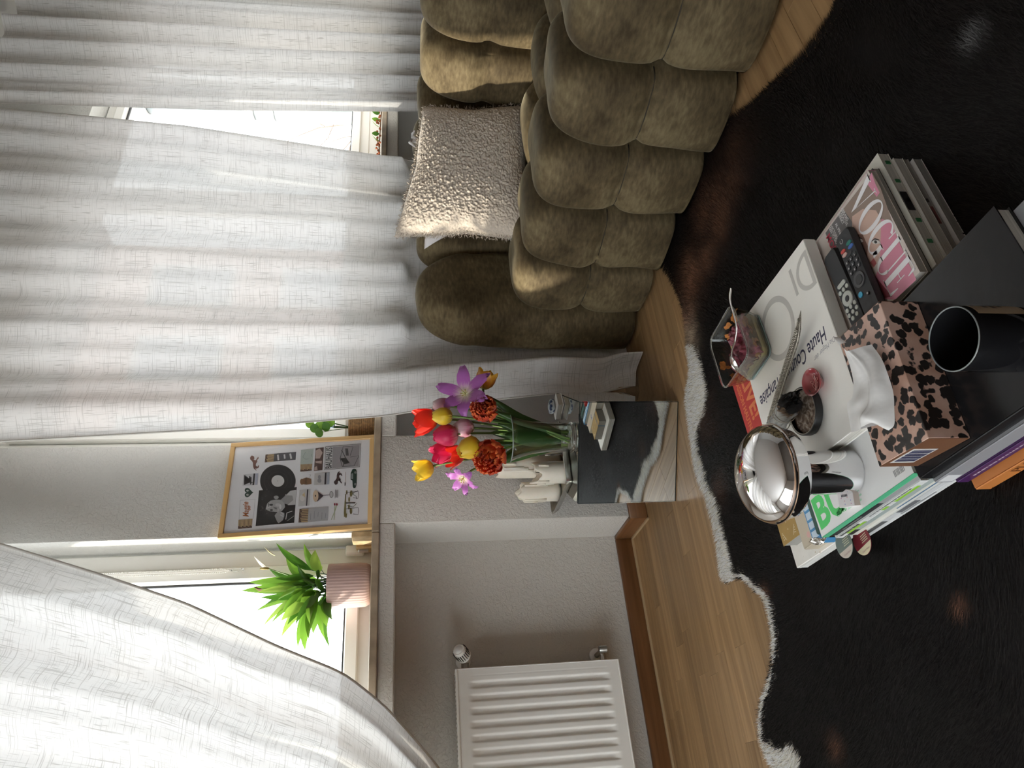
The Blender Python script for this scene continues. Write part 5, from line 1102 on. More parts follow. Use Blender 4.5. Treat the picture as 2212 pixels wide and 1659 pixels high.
# ---- white art book
DW, DH = .285, .352
ab = thing('art_book', (*(DA+e2*DW/2+e1*DH/2), ZD0), 'large white art book with pale grey title letters under the silver and food dish', 'book')
MD = frame((*DA, 0), (*e2, 0), (*e1, 0), (0, 0, 1)); M_COV = P('ivory_cover', (.86, .835, .775), .42, var=.03, vs=9); M_COV.node_tree.nodes['Principled BSDF'].inputs['Specular IOR Level'].default_value = .4
# local axes: x along the title, y up the cover; normal would point down, so build between explicit heights
Z0_ = .1062
mk('page_block', xf(box(.004, DW-.004, .004, DH-.0025, Z0_+.0025, ZD1-.0025), MD), M_PAGE, ab)
mk('cover', xf(join(box(0, DW, 0, DH, Z0_, Z0_+.0025, .0008), box(0, DW, 0, DH, ZD1-.0025, ZD1, .0010)), MD), M_COV, ab)
mk('spine', xf(box(0, DW, -.0005, .0020, Z0_+.0025, ZD1-.0025), MD) if False else xf(box(0, .0025, 0, DH, Z0_+.0025, ZD1-.0025), MD), M_COV, ab)
ZT = ZD1+.0002; GL = (.56, .54, .50)
def dl(a, b, src=1):
    p = (q1 if src == 1 else q2)(a, b, ZD1)[:2]-DA; return float(p@e2), float(p@e1)
def dm(name, vf, c=GL, z=ZT): mk(name, xf(vf, frame((*DA, z), (*e2, 0), (*e1, 0), (0, 0, 1))), cm(c, .5), ab)
def word(s, p0, p1, hk, c=(.03, .03, .07), shear=.28, bold=-.004):
    p0, p1 = np.array(p0), np.array(p1); v, f = text(s, 1., shear, bold); k = np.linalg.norm(p1-p0)/(v[:, 0].max()-v[:, 0].min()); v = (v-np.array([v[:, 0].min(), 0, 0]))*np.array([k, k*hk, 1]); ux = nrm((*(p1-p0), 0)); uy = np.array([-ux[1], ux[0], 0])
    mk('lettering', xf((v, f), frame((*DA, ZT), (*e2, 0), (*e1, 0), (0, 0, 1))@frame((*p0, 0), ux, uy, (0, 0, 1))), cm(c, .5), ab)
# baseline from the first H to the last e
h0 = dl(868, 1255); h1 = dl(432, 480, 2); h1 = (h1[0], h0[1]+.004)
word('Haute Couture Fran\u00e7aise', h0, h1, 1.5, bold=.010)
m0 = dl(938, 1322); word('Die Magier der', (m0[0], m0[1]), (m0[0]+.066, m0[1]+.001), 1.2, (.32, .31, .33))
Dc = dl(745, 900); Oc = dl(560, 1262); Hh = .036
dm('title_letter', join(ring(Dc[0]-.012, Dc[1], .040, Hh, .031, Hh-.008, 30, -PI/2, PI/2), flat([(Dc[0]-.020, Dc[1]-Hh), (Dc[0]-.011, Dc[1]-Hh), (Dc[0]-.011, Dc[1]+Hh), (Dc[0]-.020, Dc[1]+Hh)])))
ic = dl(690, 1035); dm('title_letter', flat([(ic[0]-.004, Dc[1]-Hh), (ic[0]+.004, Dc[1]-Hh), (ic[0]+.004, Dc[1]+Hh*.55), (ic[0]-.004, Dc[1]+Hh*.55)]))
dm('title_letter', ring(Oc[0]+.002, Oc[1]+.002, .058, .062, .047, .050, 56))
rx = Oc[0]+.074; dm('title_letter', join(flat([(rx, Dc[1]-Hh), (rx+.009, Dc[1]-Hh), (rx+.009, Dc[1]+Hh), (rx, Dc[1]+Hh)]), ring(rx+.009, Dc[1]+Hh*.45, .030, Hh*.55, .022, Hh*.36, 20, -PI/2, PI/2), flat([(rx+.014, Dc[1]-.003), (rx+.024, Dc[1]-.003), (rx+.046, Dc[1]-Hh), (rx+.035, Dc[1]-Hh)])))

# ================================================================== things on the piles
# ---- remote controls
M_REM = P('remote_plastic', (.022, .023, .026), .5)
def remote(label, x0, x1, y0, y1, z, rot): 
    cx, cy = (x0+x1)/2, (y0+y1)/2; t = thing('remote_control', (cx, cy, z), label, 'remote', 'remote controls on the fashion magazine'); M = rotz((cx, cy, z), rot)
    h = (x1-x0)/2; w2 = (y1-y0)/2
    mk('body', xf(loft([rr3(-h+.003, h-.003, -w2+.003, w2-.003, w2*.45, .0003, 7), rr3(-h, h, -w2, w2, w2*.5, .004, 7), rr3(-h, h, -w2, w2, w2*.5, .011, 7), rr3(-h+.002, h-.002, -w2+.002, w2-.002, w2*.48, .0142, 7)], True, True), M), M_REM, t, smooth=True, auto=35)
    return t, M, h, w2
def button(t, M, x, y, r, c, r2=None, h=.0016, nm='button', z=.0142, rough=.5):
    mk(nm, xf(lathe([(0, h), (1, h), (1, 0)], 18), M@np.diag([r, r2 or r, 1, 1])@frame((0, 0, 0), (1, 0, 0), (0, 1, 0), (0, 0, 1)) if False else np.array(M)@frame((x, y, z), (r, 0, 0), (0, r2 or r, 0), (0, 0, 1))), cm(c, rough), t, smooth=True, auto=40)
DK = (.035, .036, .04); PALE = (.52, .54, .49)
r1_, M1, h1_, w1_ = remote('black remote control with coloured keys and number keys on the pink magazine', .598, .768, .7385, .7775, ZV+.0012, -.04)
for x, y, c in ((.055, .008, (.04, .15, .45)), (.055, -.008+.001, (.02, .25, .16)), (.045, .0085, (.62, .40, .36)), (.057, .0165-.030, DK)): pass
button(r1_, M1, .0555, -.0085, .0030, (.03, .20, .16), .0065, nm='coloured_key'); button(r1_, M1, .0475, -.0095, .0030, (.06, .14, .42), .0065, nm='coloured_key'); button(r1_, M1, .0525, .0095, .0030, (.55, .07, .06), .0060, nm='coloured_key'); button(r1_, M1, .0450, .0090, .0030, (.62, .40, .36), .0060, nm='coloured_key')
v, f = ring(0, 0, .0040, .0040, .0030, .0030, 18, .5, 5.8); mk('power_mark', xf((v, f), M1@frame((.070, .006, .0145), (1, 0, 0), (0, 1, 0), (0, 0, 1))), cm((.5, .5, .5)), r1_)
for i in range(3):
    for j in range(3): button(r1_, M1, .030-.0105*i, -.011+.011*j, .0042, DK, nm='number_key'); mk('key_mark', xf(text(str(1+j+3*i), .005, 0, .02, 'CENTER'), M1@frame((.0285-.0105*i-.0012, -.011+.011*j, .0160), (0, -1, 0), (1, 0, 0), (0, 0, 1))), cm((.75, .75, .75)), r1_)
button(r1_, M1, .0385, .000, .0032, DK, .0085, nm='wide_key')
mk('ring_key', xf(lathe([(.0085, .0), (.0085, .0012), (.0130, .0018), (.0135, 0)], 36), M1@frame((-.012, 0, .0141), (1, 0, 0), (0, 1, 0), (0, 0, 1))), cm((.06, .06, .065), .3), r1_, smooth=True, auto=40); button(r1_, M1, -.012, 0, .008, DK, nm='centre_key')
button(r1_, M1, -.035, .009, .0048, (.05, .42, .68), nm='blue_key', rough=.3); button(r1_, M1, -.043, -.006, .0030, DK); mk('key_mark', xf(ring(0, 0, .0016, .0016, .0008, .0008, 12), M1@frame((-.043, -.006, .0161), (1, 0, 0), (0, 1, 0), (0, 0, 1))), cm((.7, .7, .7)), r1_)
r2_, M2, h2_, w2_ = remote('plain black remote control with pale keys beside the white art book', .600, .764, .7795, .8155, ZV+.0012, .01)
mk('wide_key', xf(loft([rr3(-.0035, .0035, -.011, .011, .0034, 0), rr3(-.0032, .0032, -.0105, .0105, .003, .0016)], True, True), M2@frame((.012, .000, .0142), (1, 0, 0), (0, 1, 0), (0, 0, 1))), cm(PALE), r2_)
for x, y in ((.001, -.010), (.001, .000), (.001, .010), (-.034, -.011), (-.034, 0), (-.034, .011), (-.044, -.011), (-.044, 0), (-.044, .011), (-.053, -.006), (-.053, .006)): button(r2_, M2, x, y, .0036, PALE, nm='key')
mk('ring_key', xf(lathe([(.0055, .0), (.0055, .0014), (.0125, .0018), (.0132, 0)], 36), M2@frame((-.0175, 0, .0141), (1, 0, 0), (0, 1, 0), (0, 0, 1))), cm(PALE, .45), r2_, smooth=True, auto=40); button(r2_, M2, -.0175, 0, .0050, DK, nm='centre_key')

# ---- leopard tissue box
def leopard(name):
    m, t, b = nt(name); co_ = coords(t, 'Object', (1, 1, 1)); n = N(t, 'ShaderNodeTexNoise', i_Scale=70., i_Detail=2.); t.links.new(co_, n.inputs['Vector'])
    mx = N(t, 'ShaderNodeMixRGB', blend_type='ADD', i_0=.014); t.links.new(co_, mx.inputs[1]); t.links.new(n.outputs[1], mx.inputs[2])
    vo = N(t, 'ShaderNodeTexVoronoi', i_Scale=66., i_Randomness=.9); t.links.new(mx.outputs[0], vo.inputs['Vector'])
    n2 = N(t, 'ShaderNodeTexNoise', i_Scale=34., i_Detail=1.); t.links.new(co_, n2.inputs['Vector']); ad = N(t, 'ShaderNodeMath', operation='MULTIPLY_ADD', i_1=.42, i_2=-.21); t.links.new(n2.outputs[0], ad.inputs[0]); sm = N(t, 'ShaderNodeMath', operation='ADD'); t.links.new(vo.outputs[0], sm.inputs[0]); t.links.new(ad.outputs[0], sm.inputs[1])
    o = ramp(t, sm.outputs[0], [(.47, (.022, .020, .020)), (.53, (.64, .44, .36))]); n3 = N(t, 'ShaderNodeTexNoise', i_Scale=18., i_Detail=3.); t.links.new(co_, n3.inputs['Vector']); o2 = ramp(t, n3.outputs[0], [(.35, (.72, .60, .52)), (.65, (1, .98, .98))])
    ml = N(t, 'ShaderNodeMixRGB', blend_type='MULTIPLY', i_0=1.); t.links.new(o, ml.inputs[1]); t.links.new(o2, ml.inputs[2]); t.links.new(ml.outputs[0], b.inputs['Base Color']); b.inputs['Roughness'].default_value = .38; return m
tb = thing('tissue_box', (.475, .755, .1002), 'leopard print tissue box with brown ends and a pulled tissue', 'tissue box')
TX = nrm((.576-.367, .693-.713, 0)); TY = np.array([-TX[1], TX[0], 0]); MT_ = frame((.3665, .712, .1003), TX, TY, (0, 0, 1)); TLn, TWd, TH = .2085, .1045, .0600
M_LEO = leopard('leopard_print'); M_BRC = P('brown_card', (.17, .075, .038), .4)
slot = [(.045, .045), (.075, .036), (.135, .036), (.165, .045), (.165, .060), (.135, .069), (.075, .069), (.045, .060)]
mk('carton', xf(join(box(.0005, TLn-.0005, 0, TWd, 0, TH, .0007)), MT_), M_LEO, tb)
mk('end_flap', xf(box(0, .0006, .0006, TWd-.0006, .0006, TH-.0006), MT_), M_BRC, tb, label='plain brown end of the box'); mk('end_flap', xf(box(TLn-.0006, TLn, .0006, TWd-.0006, .0006, TH-.0006), MT_), M_BRC, tb, label='plain brown end of the box')
mk('slot', xf(prism(slot, TH, TH+.0004), MT_), M_BLACK, tb)
bars = [box(-.0004, 0, .040+i*.0034, .040+i*.0034+(.0022 if i % 3 else .0012), .022, .052) for i in range(13)]
mk('barcode_label', xf(box(-.0003, 0, .036, .088, .019, .055), MT_), cm((.62, .60, .58)), tb); mk('barcode', xf(join(*[xf(b_, frame((-.0003, 0, 0), (1, 0, 0), (0, 1, 0), (0, 0, 1))) for b_ in bars]), MT_), cm((.06, .06, .12)), tb)
# the tissue: one sheet standing out of the slot and folding to the far side
ctl = [[(1822, 742), (1846, 758), (1868, 752), (1888, 744)], [(1836, 782), (1862, 786), (1894, 780), (1916, 786)], [(1850, 826), (1876, 826), (1908, 826), (1930, 838)], [(1848, 858), (1876, 866), (1910, 872), (1938, 882)], [(1834, 878), (1862, 896), (1900, 902), (1939, 918)], [(1846, 934), (1864, 930), (1900, 914), (1926, 930)]]
ct = np.array([[onP(x, y, (.47, .715, .170), nrm((.02, -.46, .89))) for x, y in r_] for r_ in ctl])
wv = RNG.normal(size=ct.shape[:2])*.0018; ct[..., 2] += wv+np.array([[.004, .010, .012, .004]]); 
def bicub(P_, nu, nv):
    def cr1(A, n):
        A = np.concatenate([[2*A[0]-A[1]], A, [2*A[-1]-A[-2]]]); m = len(A)-3; o = []
        for t in np.linspace(0, m-1e-6, n):
            i = int(t); s = t-i; a, b, c, d = A[i:i+4]; o.append(.5*(2*b+(-a+c)*s+(2*a-5*b+4*c-d)*s*s+(-a+3*b-3*c+d)*s**3))
        return np.array(o)
    Q = cr1(P_, nu); return np.stack([cr1(Q[i], nv) for i in range(nu)])
Tg = bicub(ct, 60, 36); uu, vv_ = np.meshgrid(np.linspace(0, 1, 60), np.linspace(0, 1, 36), indexing='ij')
Tg[..., 2] += .0005*np.sin(vv_*17+uu*5)+.0005*np.sin(uu*19+vv_*9)+.0022*np.exp(-((vv_-.45-.1*np.sin(uu*3))/.03)**2)
mk('tissue', gridf(Tg), P('tissue_paper', (.78, .77, .75), .9, bump=.5, bs=22, bdist=.006), tb, smooth=True)
q0 = np.array(MT_)@np.array([.155, .052, TH+.0005, 1]); tipA = Tg[0, 0]; midA = Tg[0, 1]
low = Tg[:, -6]; lowz = low.copy(); base_ = np.array([(np.array(MT_)@np.array([.155-.11*i/59, .052, TH+.0006, 1]))[:3] for i in range(60)])
mk('tissue_fold', gridf(np.stack([base_*(1-s)+(Tg[:, 14]-np.array([0, 0, .001]))*s+np.array([0, 0, .004*math.sin(PI*s)]) for s in np.linspace(0, 1, 8)], 1)), bpy.data.materials['tissue_paper'], tb, smooth=True)
tp_ = onP(1814, 728, (.47, .715, .170), nrm((.02, -.46, .89))); mk('tissue_corner', gridf(np.array([[Tg[0, 0]*(1-s)+(tp_+np.array([0, 0, .006]))*s+np.array([.0, .003*u*(1-s), .004*u]) for u in (-1, 0, 1)] for s in np.linspace(0, 1, 6)])), bpy.data.materials['tissue_paper'], tb, smooth=True)

# ---- black candle jar
jc = np.array([.430, .585, .1003])
jr = thing('candle_jar', jc, 'tall glossy black jar with a beige label on the black book', 'jar')
M_JAR = P('black_glass', (.008, .008, .009), .06)
mk('jar', lathe([(0, .0003), (.034, .0003), (.0375, .003), (.0385, .008), (.0385, .0885), (.0380, .0895), (.0368, .0895), (.0362, .088), (.0362, .012), (0, .010)], 64, jc), M_JAR, jr, smooth=True, auto=50)
mk('rim', lathe([(.0374+.0009*math.cos(a), .0892+.0009*math.sin(a)) for a in np.linspace(0, 2*PI, 9)], 64, jc), P('jar_rim', (.22, .24, .24), .2), jr, smooth=True)
mk('label', (np.array([(jc[0]+.0388*math.cos(a), jc[1]+.0388*math.sin(a), jc[2]+z) for a in np.linspace(-1.35, .35, 20) for z in (.016, .081)]), [[2*i, 2*i+2, 2*i+3, 2*i+1] for i in range(19)]), P('label_paper', (.50, .40, .28), .7), jr, smooth=True, label='beige paper label')
for k, (a0, a1, z) in enumerate(((-1.0, -.55, .058), (-1.05, -.5, .048), (-.95, -.6, .038), (-1.2, -.2, .077), (-1.2, -.2, .020))):
    mk('label_print', (np.array([(jc[0]+.0390*math.cos(a), jc[1]+.0390*math.sin(a), jc[2]+zz) for a in np.linspace(a0, a1, 8) for zz in (z, z+(.006 if k < 3 else .0006))]), [[2*i, 2*i+2, 2*i+3, 2*i+1] for i in range(7)]), cm((.08, .06, .05)), jr)

# ---- chrome mushroom lamp
lc = np.array([.436, .962, ZB+.0004])
lp = thing('mushroom_lamp', lc, 'polished chrome mushroom table lamp standing on the green lettered magazine', 'lamp')
mk('stem', lathe([(0, 0), (.0362, 0), (.0372, .0012), (.0374, .004), (.0368, .012), (.0360, .026), (.0356, .045), (.0356, .112), (0, .113)], 72, lc), M_CHROME, lp, smooth=True, auto=40)
a_ = .0800; capz = .1390
prof = [(0, capz-.029), (.062, capz-.029), (.0680, capz-.0285), (.0705, capz-.0265), (.0735, capz-.018), (.0788, capz-.0012)]+[(a_*math.cos(t), capz+.0490*math.sin(t)) for t in np.linspace(0, PI/2, 24)]
mk('shade', lathe(prof, 96, lc), M_CHROME, lp, smooth=True, auto=60)
mk('shade_rim', lathe([(.0799+.0006*math.cos(t), capz+.0006*math.sin(t)) for t in np.linspace(0, 2*PI, 7)], 96, lc), P('rim_floor_reflection', (.30, .20, .13), .3, 1.), lp, smooth=True, label='thin brownish rim')  # brown reflection of the floor is put into the rim's colour

# ---- matchbox
mb = thing('matchbox', (.396, .984, ZB), 'tiny white matchbox with pink dots beside the lamp', 'matchbox')
Mm = rotz((.397, .982, ZB+.0001), -.30); mk('sleeve', xf(box(-.0125, .0125, -.020, .020, 0, .0115, .0004), Mm), cm((.76, .72, .72)), mb); mk('drawer', xf(box(-.0117, .0117, -.0203, .0203, .0008, .0107), Mm), cm((.46, .38, .33)), mb)
for k in range(7): mark(mb, 'dot', flat(ell(-.008+.0052*(k % 4), -.013+.008*(k//2), .0011, .0011, 10), .0117), Mm, [(.55, .20, .40), (.30, .30, .60), (.62, .30, .35)][k % 3])
mk('small_print', join(*[xf(box(.004, .0075, -.006+.0035*k, -.0038+.0035*k, .0115, .0118), Mm) for k in range(5)]), cm((.06, .06, .08)), mb)

# ---- glass food dish with spoon
fc_ = np.array([.7530, 1.060, ZD1+.0003])
fd = thing('food_dish', fc_, 'square glass food dish with leftover berry pudding on the white art book', 'dish')
M_DG = pane_mat('dish_glass', .7, (.50, .48, .42), 3.0); M_DG.node_tree.nodes['Transparent BSDF'].inputs[0].default_value = (.93, .90, .84, 1)
Fd = rotz(fc_, .04); hb, hr_ = .051, .0635
def sq(h, r, z): return rr3(-h, h, -h, h, r, z, 7)
mk('bowl', xf(loft([sq(hb-.004, .014, .0004), sq(hb, .016, .004), sq(hb+.006, .017, .026), sq(hr_-.001, .019, .0555), sq(hr_, .020, .0565), sq(hr_-.003, .018, .0565), sq(hr_-.004, .018, .0550), sq(hb+.003, .015, .026), sq(hb-.003, .014, .0055), sq(hb-.006, .012, .0040)], True, True), Fd), M_DG, fd, smooth=True, auto=50)
rp = rr3(-hr_+.0012, hr_-.0012, -hr_+.0012, hr_-.0012, .020, .0570, 9); rp = rp+[rp[0]]; mk('rim', xf(tube(rp, .0018, 8, False), Fd), M_GLASS, fd, smooth=True)
rp = rr3(-hb+.001, hb-.001, -hb+.001, hb-.001, .016, .0030, 9); mk('base_edge', xf(tube(rp+[rp[0]], .0016, 6, False), Fd), P('aqua_glass_edge', (.55, .72, .72), .1, trans=.5), fd, smooth=True)
n = 64; ax_ = np.linspace(-1, 1, n); X_, Y_ = np.meshgrid(ax_, ax_, indexing='ij'); pp = np.stack([X_.ravel(), Y_.ravel()], 1); hn = fbm(pp, 6, 41)+.6*fbm(pp, 17, 42)+.35*np.abs(fbm(pp, 40, 43))
Hh_ = (.031+.007*hn.reshape(n, n)-.012*np.clip(np.hypot(X_-.15, Y_+.2)-.7, 0, 1)); sc_ = hb+.0005+.003
def clampsq(P2, r=.012, h=.0515):
    q = P2.copy(); a = np.abs(q)-(h-r); m = (a[:, 0] > 0) & (a[:, 1] > 0); L_ = np.hypot(a[:, 0], a[:, 1]); k = np.where(m & (L_ > r), r/np.maximum(L_, 1e-9), 1); q[m] = np.sign(q[m])*((h-r)+a[m]*k[m][:, None]); return q
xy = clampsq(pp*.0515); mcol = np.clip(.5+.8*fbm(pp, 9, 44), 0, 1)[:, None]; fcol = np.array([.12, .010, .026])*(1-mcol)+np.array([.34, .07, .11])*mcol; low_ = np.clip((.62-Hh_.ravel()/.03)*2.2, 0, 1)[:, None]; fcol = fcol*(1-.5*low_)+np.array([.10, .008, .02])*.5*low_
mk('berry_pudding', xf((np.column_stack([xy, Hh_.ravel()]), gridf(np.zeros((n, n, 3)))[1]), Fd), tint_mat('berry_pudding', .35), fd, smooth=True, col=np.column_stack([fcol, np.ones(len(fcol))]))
mk('custard', xf(loft([sq(hb-.0062, .012, .0056), sq(hb-.0032, .013, .0075), sq(hb+.0005, .014, .0195), sq(hb+.000, .014, .0200)], True, True), Fd), P('custard', (.62, .47, .22), .5, var=.25, vs=60), fd, smooth=True)
sm = []
for k in range(26):
    s = k % 4; u = random.uniform(-.9, .9)*hb; zz = random.uniform(.024, .048); off = hb+.0035+(zz-.026)*.22-.0045
    M_ = Fd@rotz((0, 0, 0), s*PI/2)@frame((off, u, zz), (0, 1, 0), (0.22, 0, 1), (1, 0, -.22)); sm.append(xf(flat([(a*random.uniform(.6, 1.2), b*random.uniform(.5, 1.2)) for a, b in ell(0, 0, random.uniform(.004, .014), random.uniform(.003, .008), 12)]), M_))
mk('pudding_smears', join(*sm), P('pudding_smear', (.48, .19, .05), .4, var=.4, vs=90), fd)
sp0 = onz(1579, 622, .212); sp1 = onz(1590, 700, .207); sp2 = onz(1582, 755, .192); sp3 = onz(1580, 770, .184); 
spn = thing('spoon', sp2, 'silver spoon resting in the glass food dish', 'spoon'); M_SPN = P('spoon_steel', (.80, .79, .77), .16, 1.)
hp3 = bicub(np.array([[sp0, sp0], [onz(1577, 650, .213), onz(1577, 650, .213)], [sp1, sp1], [onz(1588, 735, .201), onz(1588, 735, .201)], [sp2, sp2], [sp3, sp3]]), 24, 2)[:, 0]
sdv = nrm(np.cross(sp3-sp0, (0, 0, 1))); wds = np.interp(np.linspace(0, 1, 24), [0, .06, .25, .6, .9, 1], [.004, .0062, .0050, .0030, .0024, .0035])
Pg = np.zeros((24, 8, 3))
for i in range(24):
    for j in range(8): a = 2*PI*j/8; Pg[i, j] = hp3[i]+sdv*wds[i]*math.cos(a)+np.array([0, 0, .0012])*math.sin(a)
v, f = gridf(np.concatenate([Pg, Pg[:, :1]], 1)); mk('handle', (v, f), M_SPN, spn, smooth=True)
bt = onz(1594, 806, .163); bdir = nrm(bt-sp3); bl_ = float(np.linalg.norm(bt-sp3)); bn = nrm(np.cross(sdv, bdir)); bn = bn if bn[2] > 0 else -bn
Pg = np.zeros((14, 11, 3))
for i in range(14):
    t = i/13; wv_ = .0042 if i == 0 else .0175*math.sin(PI*min(1, t**.8*.94+.06))**.75
    for j in range(11): u = j/5-1; Pg[i, j] = sp3+bdir*bl_*t+sdv*u*wv_+bn*(.0065*math.sin(PI*min(1, t+.03))*(1-u*u))
v, f = gridf(Pg); mk('bowl', join((v, f), (v-bn*.0009, [list(q)[::-1] for q in f])), M_SPN, spn, smooth=True)

# ---- ornate silver opener
k0 = onz(1733, 674, .150); k1 = onz(1663, 915, .136)
kn = thing('ornate_silver_opener', (k0+k1)/2, 'long engraved silver letter opener lying across the white art book', 'letter opener')
m_, t_, b_ = nt('engraved_silver'); b_.inputs['Metallic'].default_value = .75; b_.inputs['Roughness'].default_value = .45; vo = N(t_, 'ShaderNodeTexVoronoi', i_Scale=420., feature='DISTANCE_TO_EDGE'); nz = N(t_, 'ShaderNodeTexNoise', i_Scale=260., i_Detail=4.); t_.links.new(coords(t_, 'Object'), nz.inputs['Vector']); t_.links.new(coords(t_, 'Object'), vo.inputs['Vector'])
mu = N(t_, 'ShaderNodeMath', operation='MULTIPLY', i_1=5.); t_.links.new(vo.outputs[0], mu.inputs[0]); ad = N(t_, 'ShaderNodeMath', operation='ADD'); t_.links.new(mu.outputs[0], ad.inputs[0]); t_.links.new(nz.outputs[0], ad.inputs[1]); t_.links.new(ramp(t_, ad.outputs[0], [(.50, (.03, .026, .020)), (1.05 if False else 1.0, (.30, .27, .22))]), b_.inputs['Base Color']); kk = N(t_, 'ShaderNodeBump', i_Strength=.6, i_Distance=.001); t_.links.new(ad.outputs[0], kk.inputs['Height']); t_.links.new(kk.outputs[0], b_.inputs['Normal'])
M_ENG = m_; kd = k1-k0; kl = float(np.linalg.norm(kd)); kx = nrm(kd); ky = nrm(np.cross((0, 0, 1), kx)); kz = np.cross(kx, ky)
cen_ = [(0, -.0050, .0008), (.05, -.0010, .0032), (.12, .0028, .0064), (.20, .0042, .0088), (.30, .0035, .0096), (.45, .0015, .0094), (.70, .0, .0088), (.92, .0, .0090), (.97, .0, .0080), (1.0, .0, .0030)]
ta = np.array(cen_); ns = 60; Pg = np.zeros((ns, 12, 3))
for i in range(ns):
    s = i/(ns-1); o_ = np.interp(s, ta[:, 0], ta[:, 1]); hw = np.interp(s, ta[:, 0], ta[:, 2])*1.15; tk = .0032*min(1, hw/.006)*(.5+.5*min(1, s*3))
    lift_ = 0
    for j in range(12):
        a = 2*PI*j/12; cx_ = math.cos(a); sx = math.sin(a); Pg[i, j] = k0+kd*s+ky*(o_+hw*cx_)+kz*(tk*sx*(1+.35*(abs(cx_) < .3)))+np.array([0, 0, lift_])
v, f = gridf(np.concatenate([Pg, Pg[:, :1]], 1)); mk('blade', (v, f), M_ENG, kn, smooth=True)
def along(s, off, z): return k0+kd*s+ky*(np.interp(s, ta[:, 0], ta[:, 1])+off)+kz*z
mk('edge_bead', join(*[tube([along(s, sg*np.interp(s, ta[:, 0], ta[:, 2])*.93, .0016) for s in np.linspace(.06, .96, 40)], .0008, 6) for sg in (-1, 1)]), P('worn_silver', (.45, .42, .36), .35, 1.), kn, smooth=True)
mk('relief', join(*[lathe([(0, .0022), (.0012, .0016), (.0016, 0)], 8, along(s, sg*.0030*(1 if k % 2 else .6), .0030)) for k, s in enumerate(np.linspace(.14, .93, 54)) for sg in (-1, 1)]), bpy.data.materials['worn_silver'], kn, smooth=True)
mk('end_knot', join(*[lathe([(0, .003), (.0022, .002), (.003, 0)], 10, along(.955+.012*(k % 2), -.005+.0033*k, .0022)) for k in range(4)]), bpy.data.materials['worn_silver'], kn, smooth=True)

# ---- ash dish, sage bundle and small red dish
ac = np.array([.5520, .9640, ZD1+.0003])
ad_ = thing('ash_dish', ac, 'round black lid full of grey brown ash under the burnt sage bundle', 'dish')
mk('lid', lathe([(0, .0003), (.040, .0003), (.042, .002), (.042, .0135), (.0415, .0145), (.0395, .0145), (.039, .0135), (.039, .005), (0, .0045)], 64, ac), P('black_plastic', (.014, .014, .015), .4), ad_, smooth=True, auto=45)
mk('lip', lathe([(.0385, .0142), (.0398, .0150), (.0398, .0142)], 64, ac), P('lid_lip', (.48, .44, .36), .5), ad_, smooth=True)
m_, t_, b_ = nt('ash'); nz = N(t_, 'ShaderNodeTexNoise', i_Scale=70., i_Detail=6., i_Distortion=1.5); t_.links.new(coords(t_, 'Object'), nz.inputs['Vector']); t_.links.new(ramp(t_, nz.outputs[0], [(.36, (.10, .065, .045)), (.5, (.27, .20, .15)), (.66, (.58, .52, .45))]), b_.inputs['Base Color']); b_.inputs['Roughness'].default_value = .95
mk('ash', lathe([(0, .0080), (.02, .0084), (.032, .0076), (.0388, .0070), (.0388, .0048), (0, .0047)], 40, ac), m_, ad_, smooth=True)
s0 = onz(1712, 862, .168); s1 = onz(1676, 922, .150)
sg_ = thing('sage_bundle', (s0+s1)/2, 'short sage bundle tied with string, its near end burnt black, leaning on the ash dish', 'incense'); sdx = s1-s0; ns, na = 30, 30; Pg = np.zeros((ns, na, 3)); sx_ = nrm(sdx); sa = nrm(np.cross(sx_, (0, 0, 1))); sb_ = np.cross(sx_, sa); ccol = np.zeros((ns, na, 4)); ccol[..., 3] = 1
for i in range(ns):
    t = i/(ns-1); 
    for j in range(na):
        a = 2*PI*j/na; w3 = math.sin(3*a+5*t)*.08+math.sin(7*a-9*t)*.06+math.sin(11*a+23*t)*.04; rr = (.0165+.002*math.sin(7*t))*(1+w3)*(1 if t < .93 else (1-t)/.07*.9+.1)*(1 if t > .06 else .55+.45*t/.06)
        if t < .25: rr *= 1+.16*RNG.normal()*(1-t*3)
        Pg[i, j] = s0+sdx*t+sa*rr*math.cos(a)+sb_*rr*math.sin(a); burn = t+.05*math.sin(5*a)+.03*RNG.normal(); d_ = .5+.5*math.sin(9*a+30*t)*math.sin(17*t+4*a)
        ccol[i, j, :3] = (.010, .009, .009) if burn < .20 else ((.20, .13, .08) if burn < .26 else np.array([.30, .31, .30])+np.array([.30, .29, .27])*d_-(.22 if RNG.random() < .10 and t > .5 else 0))
v, f = gridf(np.concatenate([Pg, Pg[:, :1]], 1)); cc = np.concatenate([ccol, ccol[:, :1]], 1).reshape(-1, 4)
mk('leaves', (v, f), tint_mat('sage_leaf', .9), sg_, col=np.clip(cc, 0, 1), smooth=True)
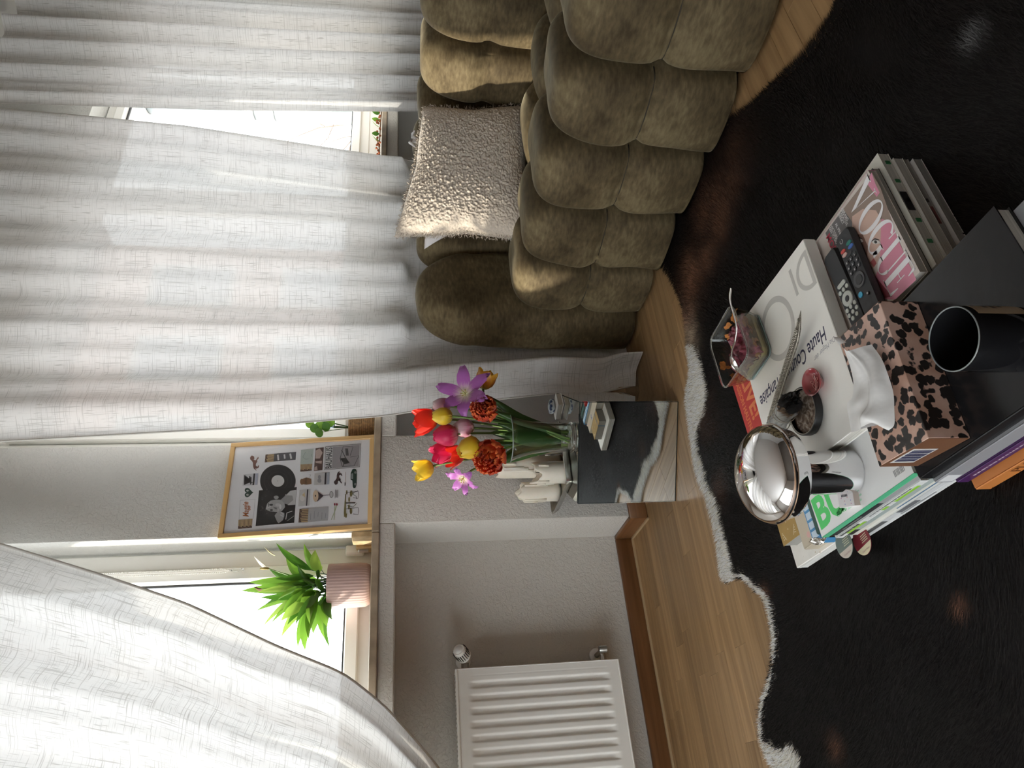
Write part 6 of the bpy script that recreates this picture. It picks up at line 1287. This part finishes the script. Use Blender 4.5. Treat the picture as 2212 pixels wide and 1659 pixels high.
mk('char', join(*[(lambda L_: (np.array([p for p in L_]), [[0, 1, 2], [0, 2, 3]]))([s0+sa*q[0]+sb_*q[1]+sx_*q[2]+RNG.normal(size=3)*.0016 for q in ((x_, y_, z_), (x_+.003, y_, z_+.002), (x_+.002, y_+.003, z_-.004), (x_-.001, y_+.002, z_-.002))]) for x_, y_, z_ in zip(RNG.uniform(-.012, .012, 60), RNG.uniform(-.011, .011, 60), RNG.uniform(-.001, .005, 60))]), M_BLACK, sg_, kind='stuff', label='burnt black tip')
st_ = []
for t0, t1 in ((.35, .62), (.55, .40), (.66, .88), (.9, .70)):
    st_.append([s0+sdx*(t0+(t1-t0)*k/24)+sa*.0190*math.cos(2*PI*k/24)+sb_*.0190*math.sin(2*PI*k/24) for k in range(25)])
for q in st_: mk('string', tube(q, .0007, 5), cm((.62, .58, .50), .8), sg_, smooth=True)
nz = nrm((-.02, -.10, 1.)); dcn = onz(1752, 825, ZD1+.0175); nx_ = nrm(np.cross(nz, (0, 0, 1))); ny_ = np.cross(nz, nx_)
rdh = thing('red_dish', dcn, 'tiny glazed red dish with a raised leaf motif tilted beside the ash dish', 'dish')
MDD = frame(dcn-nz*.0172, nx_, ny_, nz); M_RED = P('red_glaze', (.26, .040, .045), .14, coat=.5, var=.12, vs=60)
mk('bowl', xf(lathe([(0, 0), (.0100, 0), (.0110, .0012), (.0125, .0035), (.0205, .0125), (.0232, .0160), (.0236, .0172), (.0222, .0174), (.0195, .0140), (.0130, .0085), (0, .0072)], 48), MDD), M_RED, rdh, smooth=True, auto=60)
MDL = MDD@frame((0, 0, .0090), (1, 0, 0), (0, 1, 0), (0, 0, 1)); rl = []
def loop(cx, cy, a, b, rot, n=18): 
    q = [(cx+a*math.cos(t)*math.cos(rot)-b*math.sin(t)*math.sin(rot), cy+a*math.cos(t)*math.sin(rot)+b*math.sin(t)*math.cos(rot), .0010) for t in np.linspace(0, 2*PI, n)]; return tube(q, .00045, 5, False)
for cx, cy, a, b, r_ in ((-.009, .001, .0045, .0022, .2), (-.002, -.006, .0042, .002, 1.2), (-.003, .005, .0042, .002, -1.0), (.006, -.004, .005, .0022, .5), (.006, .004, .005, .0020, -.3), (.012, 0, .0035, .002, 0)): rl.append(loop(cx, cy, a, b, r_))
rl.append(tube([(-.012, 0, .001), (0, .0005, .0006), (.012, 0, .0012)], .0005, 5)); mk('leaf_relief', xf(join(*rl), MDL), P('relief_glaze', (.62, .25, .22), .2), rdh, smooth=True)
